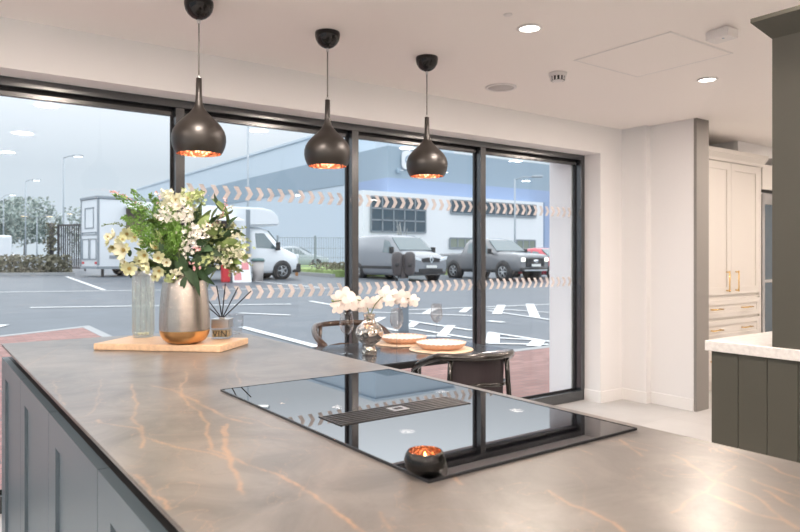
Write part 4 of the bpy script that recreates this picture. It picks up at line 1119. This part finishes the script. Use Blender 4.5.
def screen(parent, st, sa, sb, inset=.06, name='windscreen', off=.015):
    a, c = at_s(st, sa), at_s(st, sb); b = MB()
    P_ = []
    for q, sgn in ((a, 1), (a, -1), (c, -1), (c, 1)):
        P_.append(Vector((sgn*(q[5]-inset-(.0 if q is c else -.05)), q[0]-off, q[3]+off+.01)))
    lo = [p+Vector((0, .03, -.03)) for p in P_]
    # centre bow
    A = [b.bm.verts.new(p) for p in P_]; B = [b.bm.verts.new(p) for p in lo]
    b.bm.faces.new(A); b.bm.faces.new(B[::-1])
    for i in range(4): j = (i+1) % 4; b.bm.faces.new((A[i], A[j], B[j], B[i]))
    return b.build(name, 'car_glass', parent)
def wheels(parent, w_, ss, R, spokes=5):
    for s in ss:
        for sg in (1, -1):
            arch = MB(); arch.tube([(sg*(w_-.25), s, R+.02), (sg*(w_+.006), s, R+.02)], R*1.18, 24); arch.build('wheel_arch', 'trim_black', parent)
            g = MB(); prof = [(R*.60, -.11), (R*.94, -.11), (R, -.07), (R, .07), (R*.94, .11), (R*.60, .11)]
            g.lathe(prof, 28, close=True)
            for v_ in g.bm.verts: v_.co = Vector((v_.co.z*sg+sg*(w_-.08), v_.co.x+s, v_.co.y+R))
            ty = g.build('wheel', 'tyre', parent)
            g = MB(); g.lathe([(0, .05), (R*.12, .075), (R*.16, .05), (R*.55, .03), (R*.62, .09), (R*.62, .0), (0, .0)], 28)
            for k in range(spokes):
                a = 2*PI*k/spokes; g.tube([(0, 0, .06), (R*.56*math.cos(a), R*.56*math.sin(a), .07)], R*.07, 5)
            for v_ in g.bm.verts: v_.co = Vector((v_.co.z*sg+sg*(w_-.04), v_.co.x+s, v_.co.y+R))
            g.build('rim', 'alloy', ty)
def mirrors(parent, w_, s, z, m, sz=(.10, .12, .20)):
    for sg in (1, -1):
        b = MB(); b.box(min(sg*w_, sg*(w_+.2)), max(sg*w_, sg*(w_+.2)), s-.03, s+.03, z-.03, z+.03)
        xa, xb = sg*(w_+.10), sg*(w_+.10+sz[0]*1.6); b.box(min(xa, xb), max(xa, xb), s-sz[1]/2, s+sz[1]/2, z-.02, z+sz[2], .02, 2)
        b.build('mirror', m, parent)

# grey panel van
st = [(0, .34, .70, .80, .80, .74), (.05, .28, .80, .92, .90, .80), (.18, .25, .92, 1.02, .955, .84), (.50, .23, 1.06, 1.15, .97, .86), (.95, .22, 1.12, 1.24, .975, .87), (1.75, .22, 1.18, 1.86, .975, .80), (2.1, .22, 1.18, 1.95, .975, .80), (3.2, .22, 1.18, 1.97, .975, .81), (4.95, .22, 1.18, 1.95, .975, .81), (5.08, .30, 1.1, 1.86, .95, .78)]
t = thing('panel_van', 'grey panel van with a diamond badge on its grille', 'van', (17.35, 21.7, zg(22)))
b = MB(); rings(b, st); b.build('body', 'van_grey', t)
screen(t, st, 1.02, 1.72, .05)
side_window(t, st, [(1.30, .05), (2.15, .05), (2.15, .86), (1.80, .86)])
wheels(t, .975, (.95, 4.1), .34)
mirrors(t, .93, 1.25, 1.18, 'trim_black', (.12, .12, .26))
b = MB(); b.prism([(-.50, .93), (-.42, .80), (.42, .80), (.50, .93), (.2, .98), (-.2, .98)], .10, 'y', -.03); b.build('grille', 'trim_black', t)
b = MB(); b.box(-.62, .62, -.05, .10, .36, .52, .02); b.build('lower_grille', 'trim_black', t)
b = MB(); b.box(-.82, .82, -.035, .15, .30, .40, .02); b.build('bumper_lip', 'trim_black', t)
b = MB()
for sc, y0, y1 in ((.125, -.06, -.03),):
    o_ = [(0, .90+sc*1.25), (sc*.85, .90), (0, .90-sc*1.25), (-sc*.85, .90)]; i_ = [(x*.55, .90+(z-.90)*.55) for x, z in o_]
    for k in range(4):
        j = (k+1) % 4; b.prism([o_[k], o_[j], i_[j], i_[k]], y1, 'y', y0)
b.build('badge', 'chrome', t)
for sg in (1, -1):
    b = MB(); b.prism([(sg*.50, .93), (sg*.48, .84), (sg*.84, .90), (sg*.90, 1.04), (sg*.80, 1.02)], .22, 'y', -.01); b.build('headlight', 'headlight', t)
MB().box(-.27, .27, -.075, -.05, .555, .665).build('number_plate', 'plate_pale', t)
b = MB()
for sg in (1, -1): b.box(min(sg*.972, sg*.985), max(sg*.972, sg*.985), .6, 4.9, .50, .62)
b.build('side_moulding', 'trim_black', t)

# grey pickup
st = [(0, .55, .92, 1.02, .86, .80), (.06, .46, 1.00, 1.10, .93, .84), (.3, .42, 1.08, 1.17, .955, .86), (1.25, .40, 1.14, 1.23, .96, .86), (1.38, .40, 1.15, 1.26, .96, .86), (2.08, .40, 1.17, 1.78, .96, .74), (2.45, .40, 1.17, 1.86, .96, .74), (3.35, .40, 1.17, 1.83, .96, .74), (3.55, .40, 1.17, 1.70, .96, .76), (3.68, .42, 1.10, 1.20, .955, .93), (5.2, .45, 1.10, 1.20, .955, .93), (5.3, .5, 1.08, 1.18, .94, .92)]
t = thing('pickup_truck', 'silver grey pickup with lit headlamps and an oval badge', 'pickup truck', (21.35, 19.6, zg(20)))
b = MB(); rings(b, st); b.build('body', 'pickup_grey', t)
screen(t, st, 1.42, 2.06, .03)
side_window(t, st, [(1.72, .05), (2.50, .05), (2.50, .86), (2.2, .86)]); side_window(t, st, [(2.58, .05), (3.25, .05), (3.3, .75), (3.2, .86), (2.58, .86)])
wheels(t, .96, (.95, 4.2), .40, 6)
mirrors(t, .92, 1.62, 1.20, 'trim_black', (.12, .12, .20))
b = MB(); b.box(-.56, .56, -.05, .08, .62, 1.00, .03); b.build('grille', 'trim_black', t)
b = MB(); b.box(-.86, .86, -.06, .12, .46, .58, .03); b.build('bumper', 'trim_black', t)
b = MB(); b.box(-.70, .70, -.08, -.03, .43, .50, .015); b.build('skid_plate', 'alloy', t)
b = MB(); b.lathe([(0, 0), (.15, 0), (.15, .02), (0, .025)], 24, sxy=(1, .45))
for v_ in b.bm.verts: v_.co = Vector((v_.co.x, -v_.co.z-.05, v_.co.y+.86))
b.build('badge', 'chrome', t)
for sg in (1, -1):
    b = MB(); b.box(min(sg*.58, sg*.84), max(sg*.58, sg*.84), -.03, .14, .84, 1.0, .03); b.build('headlight', 'headlight_on', t)
MB().box(-.27, .27, -.085, -.06, .63, .74).build('number_plate', 'plate_pale', t)
b = MB()
for sg in (1, -1): b.box(min(sg*.8, sg*1.0), max(sg*.8, sg*1.0), 1.45, 3.5, .36, .41)
b.build('side_step', 'trim_black', t)

def small_car(x, y, rz, m, name, label, cat='car', L=4.2, group=None):
    st = [(0, .35, .62, .70, .75, .66), (.12, .25, .70, .80, .84, .72), (.9, .2, .88, .95, .89, .76), (1.05, .2, .90, .98, .89, .76), (1.75, .2, .92, 1.40, .89, .62), (2.2, .2, .93, 1.47, .89, .62), (3.1, .2, .93, 1.42, .89, .62), (3.8, .2, .92, 1.02, .88, .70), (4.1, .3, .85, .95, .84, .72), (4.2, .4, .75, .85, .78, .70)]
    t = thing(name, label, cat, (x, y, zg(y)), rz, group)
    b = MB(); rings(b, st); b.build('body', m, t)
    screen(t, st, 1.10, 1.74, .04); side_window(t, st, [(1.45, .05), (2.2, .05), (2.2, .86), (1.85, .86)]); side_window(t, st, [(2.28, .05), (3.2, .05), (3.0, .86), (2.28, .86)])
    screen(t, st, 3.12, 3.75, .04, 'rear_window', -.015)
    wheels(t, .89, (.8, 3.35), .31)
    MB().box(-.5, .5, -.03, .1, .45, .60, .02).build('grille', 'trim_black', t)
    for sg in (1, -1): MB().box(min(sg*.5, sg*.74), max(sg*.5, sg*.74), -.01, .2, .60, .70, .02).build('headlight', 'headlight', t)
    return t
small_car(24.6, 19.9, 0, 'car_red', 'hatchback_car', 'red car partly hidden beyond the pickup')
small_car(21.3, 37.5, math.radians(75), 'car_silver', 'saloon_car', 'silver car behind the mesh fence')
small_car(16.6, 38.5, math.radians(80), 'trim_black', 'parked_car', 'dark car behind the mesh fence, nearer the box van')
small_car(7.5, 62, math.radians(80), 'van_white', 'white_car', 'white car far behind the hedge by the dark gate')
t = thing('delivery_van', 'small distant white van at the left beyond the hedge', 'van', (3.2, 55, zg(50)))
MB().box(-1.0, 2.4, 0, 2, .4, 2.3, .15, 3).build('body', 'van_white', t)
b = MB(); 
for x in (-.4, 1.7): b.cyl((x, -.02, .35), (x, .25, .35), .33, 14)
b.build('wheel', 'tyre', t)

# white box van with luton body, facing right
st = [(0, .38, .72, .82, .80, .74), (.06, .30, .84, .95, .93, .82), (.2, .28, .98, 1.10, 1.0, .86), (.62, .26, 1.18, 1.28, 1.02, .88), (.85, .26, 1.24, 1.36, 1.02, .88), (1.45, .26, 1.30, 2.08, 1.02, .84), (1.75, .26, 1.30, 2.18, 1.02, .84), (2.35, .26, 1.30, 2.2, 1.02, .84)]
t = thing('box_van', 'white box van with a rounded overcab body parked side on', 'van', (13.55, 27.05, zg(27)), math.radians(90))
b = MB(); rings(b, st); b.build('cab', 'van_white', t)
screen(t, st, .90, 1.42, .04); side_window(t, st, [(1.10, .04), (2.05, .04), (2.05, .80), (1.65, .86)])
mirrors(t, 1.0, 1.15, 1.25, 'trim_black', (.14, .12, .32))
for sg in (1, -1): MB().box(min(sg*.62, sg*.95), max(sg*.62, sg*.95), .02, .32, .88, 1.06, .03).build('headlight', 'headlight', t)
b = MB(); b.box(-.98, .98, -.06, .35, .28, .66, .05, 2); b.build('bumper', 'trim_black', t)
b = MB(); b.prism([(2.32, .62), (2.32, 2.22), (1.05, 2.28), (.98, 2.40), (1.05, 2.68), (1.32, 2.92), (1.75, 3.02), (6.0, 3.02), (6.0, .62)], 1.05, 'x', -1.05)
bmesh.ops.bevel(b.bm, geom=[e_ for e_ in b.bm.edges if abs(e_.verts[0].co.x-e_.verts[1].co.x) < .01], offset=.07, segments=3, affect='EDGES')
b.build('box_body', 'van_white', t)
b = MB(); b.box(1.048, 1.062, 2.34, 2.52, .7, 2.9); b.box(-1.062, -1.048, 2.34, 2.52, .7, 2.9); b.build('body_seam', 'fence_grey', t)
wheels(t, 1.02, (.86, 4.6), .36)
b = MB(); b.box(-1.0, 1.0, 2.3, 5.9, .42, .62); b.build('side_skirt', 'trim_black', t)
# service hatch and flap (camera side is local -x ... +x)
b = MB(); b.box(-1.07, -1.045, 3.2, 5.0, 1.5, 2.45); b.build('service_hatch', 'hatch_inside', t)
b = MB(); b.prism([(-1.05, 2.48), (-2.05, 2.36), (-2.05, 2.41), (-1.05, 2.60)], 5.1, 'y', 3.0); b.build('hatch_flap', 'awning_cloth', t)

# trailer on the left
t = thing('catering_trailer', 'tall white catering trailer with panelled rear doors', 'trailer', (6.5, 31.6, zg(32)), math.radians(10))
MB().box(0, 3.4, 0, 1.9, .38, 3.5, .03, 2).build('body', 'van_white', t)
b = MB(); b.box(-.05, 3.45, -.05, 1.95, 3.45, 3.60, .03); b.build('roof_rim', 'fence_grey', t)
b = MB(); b.box(-.02, .06, -.02, .06, .5, 3.5); b.box(-.02, .06, 1.84, 1.92, .5, 3.5); b.box(-.03, 3.4, -.03, 1.93, .34, .46); b.build('corner_post', 'fence_grey', t)
b = MB()
for y0, y1, z0, z1 in ((.45, 1.45, 2.15, 3.1), (.15, .88, .75, 1.7), (.98, 1.75, .75, 1.7), (.15, 1.75, 1.85, 2.0)):
    for a in ((y0, y1, z0, z0+.05), (y0, y1, z1-.05, z1), (y0, y0+.05, z0, z1), (y1-.05, y1, z0, z1)): b.box(-.025, 0, *a)
b.build('rear_door_panels', 'fence_grey', t)
b = MB(); b.box(1.25, 2.7, -.02, 0, 1.75, 3.1); h_ = b.build('service_hatch', 'hatch_inside', t)
MB().box(1.5, 1.9, -.04, -.02, 1.9, 2.2).build('menu_panel', 'orange_paint', h_)
b = MB(); b.prism([(-.02, 3.15), (-1.1, 2.95), (-1.1, 3.0), (-.02, 3.22)], 2.8, 'x', 1.2); b.build('hatch_flap', 'awning_cloth', t)
b = MB(); b.box(.5, .9, -.02, 0, .8, .95); b.build('vent', 'fence_grey', t)
b = MB()
for x in (.3, 3.0): b.box(x-.05, x+.05, .2, .3, 0, .56)
b.build('jack_leg', 'trim_black', t)
g = MB()
for y in (.0, 1.6):
    g.tube([(1.7, y, .34), (1.7, y+.22, .34)], .33, 18)
g.build('wheel', 'tyre', t)
b = MB(); b.box(-.03, 0, .1, .3, .56, .66); b.box(-.03, 0, 1.55, 1.75, .56, .66); b.build('tail_lamp', 'red_paint', t)
b = MB(); b.box(3.4, 4.5, .85, 1.0, .45, .6); b.build('tow_bar', 'red_paint', t)

# customer things beside the box van
t = thing('pavement_sign', 'white pavement sign board with red squares', 'sign board', (10.25, 24.5, zg(24.5)), math.radians(-8))
b = MB(); b.prism([(0, 0), (.30, .90), (.33, .90), (.03, 0)], .36, 'x', -.36); b.build('front_board', 'sign_white', t)
b = MB(); b.prism([(.66, 0), (.36, .90), (.33, .90), (.63, 0)], .36, 'x', -.36); b.build('back_board', 'sign_white', t)
b = MB()
for x0, z0 in ((-.30, .08), (.02, .48)):
    sl = .30/.90; b.prism([(sl*z0-.006, z0), (sl*(z0+.30)-.006, z0+.30), (sl*(z0+.30), z0+.30), (sl*z0, z0)], x0+.28, 'x', x0)
b.build('red_square', 'board_pink', t)
t = thing('litter_bin', 'grey bin with a dark lid beside the box van door', 'bin', (11.1, 24.97, zg(25)))
MB().lathe([(0, 0), (.20, 0), (.25, .80), (0, .80)], 20).build('body', 'bin_grey', t)
MB().lathe([(0, .80), (.28, .80), (.28, .86), (.22, .92), (0, .93)], 20).build('lid', 'bin_lid', t)
t = tag(MB().box(9.55, 9.85, 24.7, 24.95, zg(24.7), zg(24.7)+.9, .03).build('red_crate', 'red_paint'), 'red box standing left of the pavement sign', 'box')
t = thing('price_banner', 'small blue and red banner under the box van flap', 'banner', (9.2, 25.6, zg(26)))
MB().box(-.3, .05, -.02, .0, 1.9, 2.25).build('blue_part', 'blue_paint', t); MB().box(.05, .28, -.02, .0, 2.0, 2.3).build('red_part', 'red_paint', t)
MB().cyl((0, .01, 0), (0, .01, 2.2), .02, 6).build('pole', 'fence_grey', t)
t = tag(MB().cyl((15.0, 29.2, zg(29)), (15.0, 29.2, zg(29)+.75), .07, 12).build('bollard', 'orange_paint'), 'small orange bollard in front of the mesh fence', 'bollard')

# twin headed charging post
t = thing('charging_post', 'twin headed dark charging post outside the glazing', 'charging post', (6.375, 8.68, zg(8.7)), math.radians(-36))
MB().box(-.085, .085, -.06, .06, 0, .86, .01).build('post', 'post_grey', t)
for sg in (1, -1):
    b = MB(); b.lathe([(0, -.20), (.05, -.195), (.080, -.155), (.092, -.05), (.095, .07), (.086, .15), (.055, .185), (0, .195)], 20, sxy=(1, .8), c=(sg*.10, -.03, 1.10))
    hd = b.build('head', 'post_dark', t)
    MB().cyl((sg*.10, -.112, 1.08), (sg*.10, -.10, 1.08), .035, 16).build('socket', 'trim_black', hd)
b = MB(); b.box(-.04, .04, -.04, .04, .84, 1.25, .01); b.build('neck', 'post_dark', t)
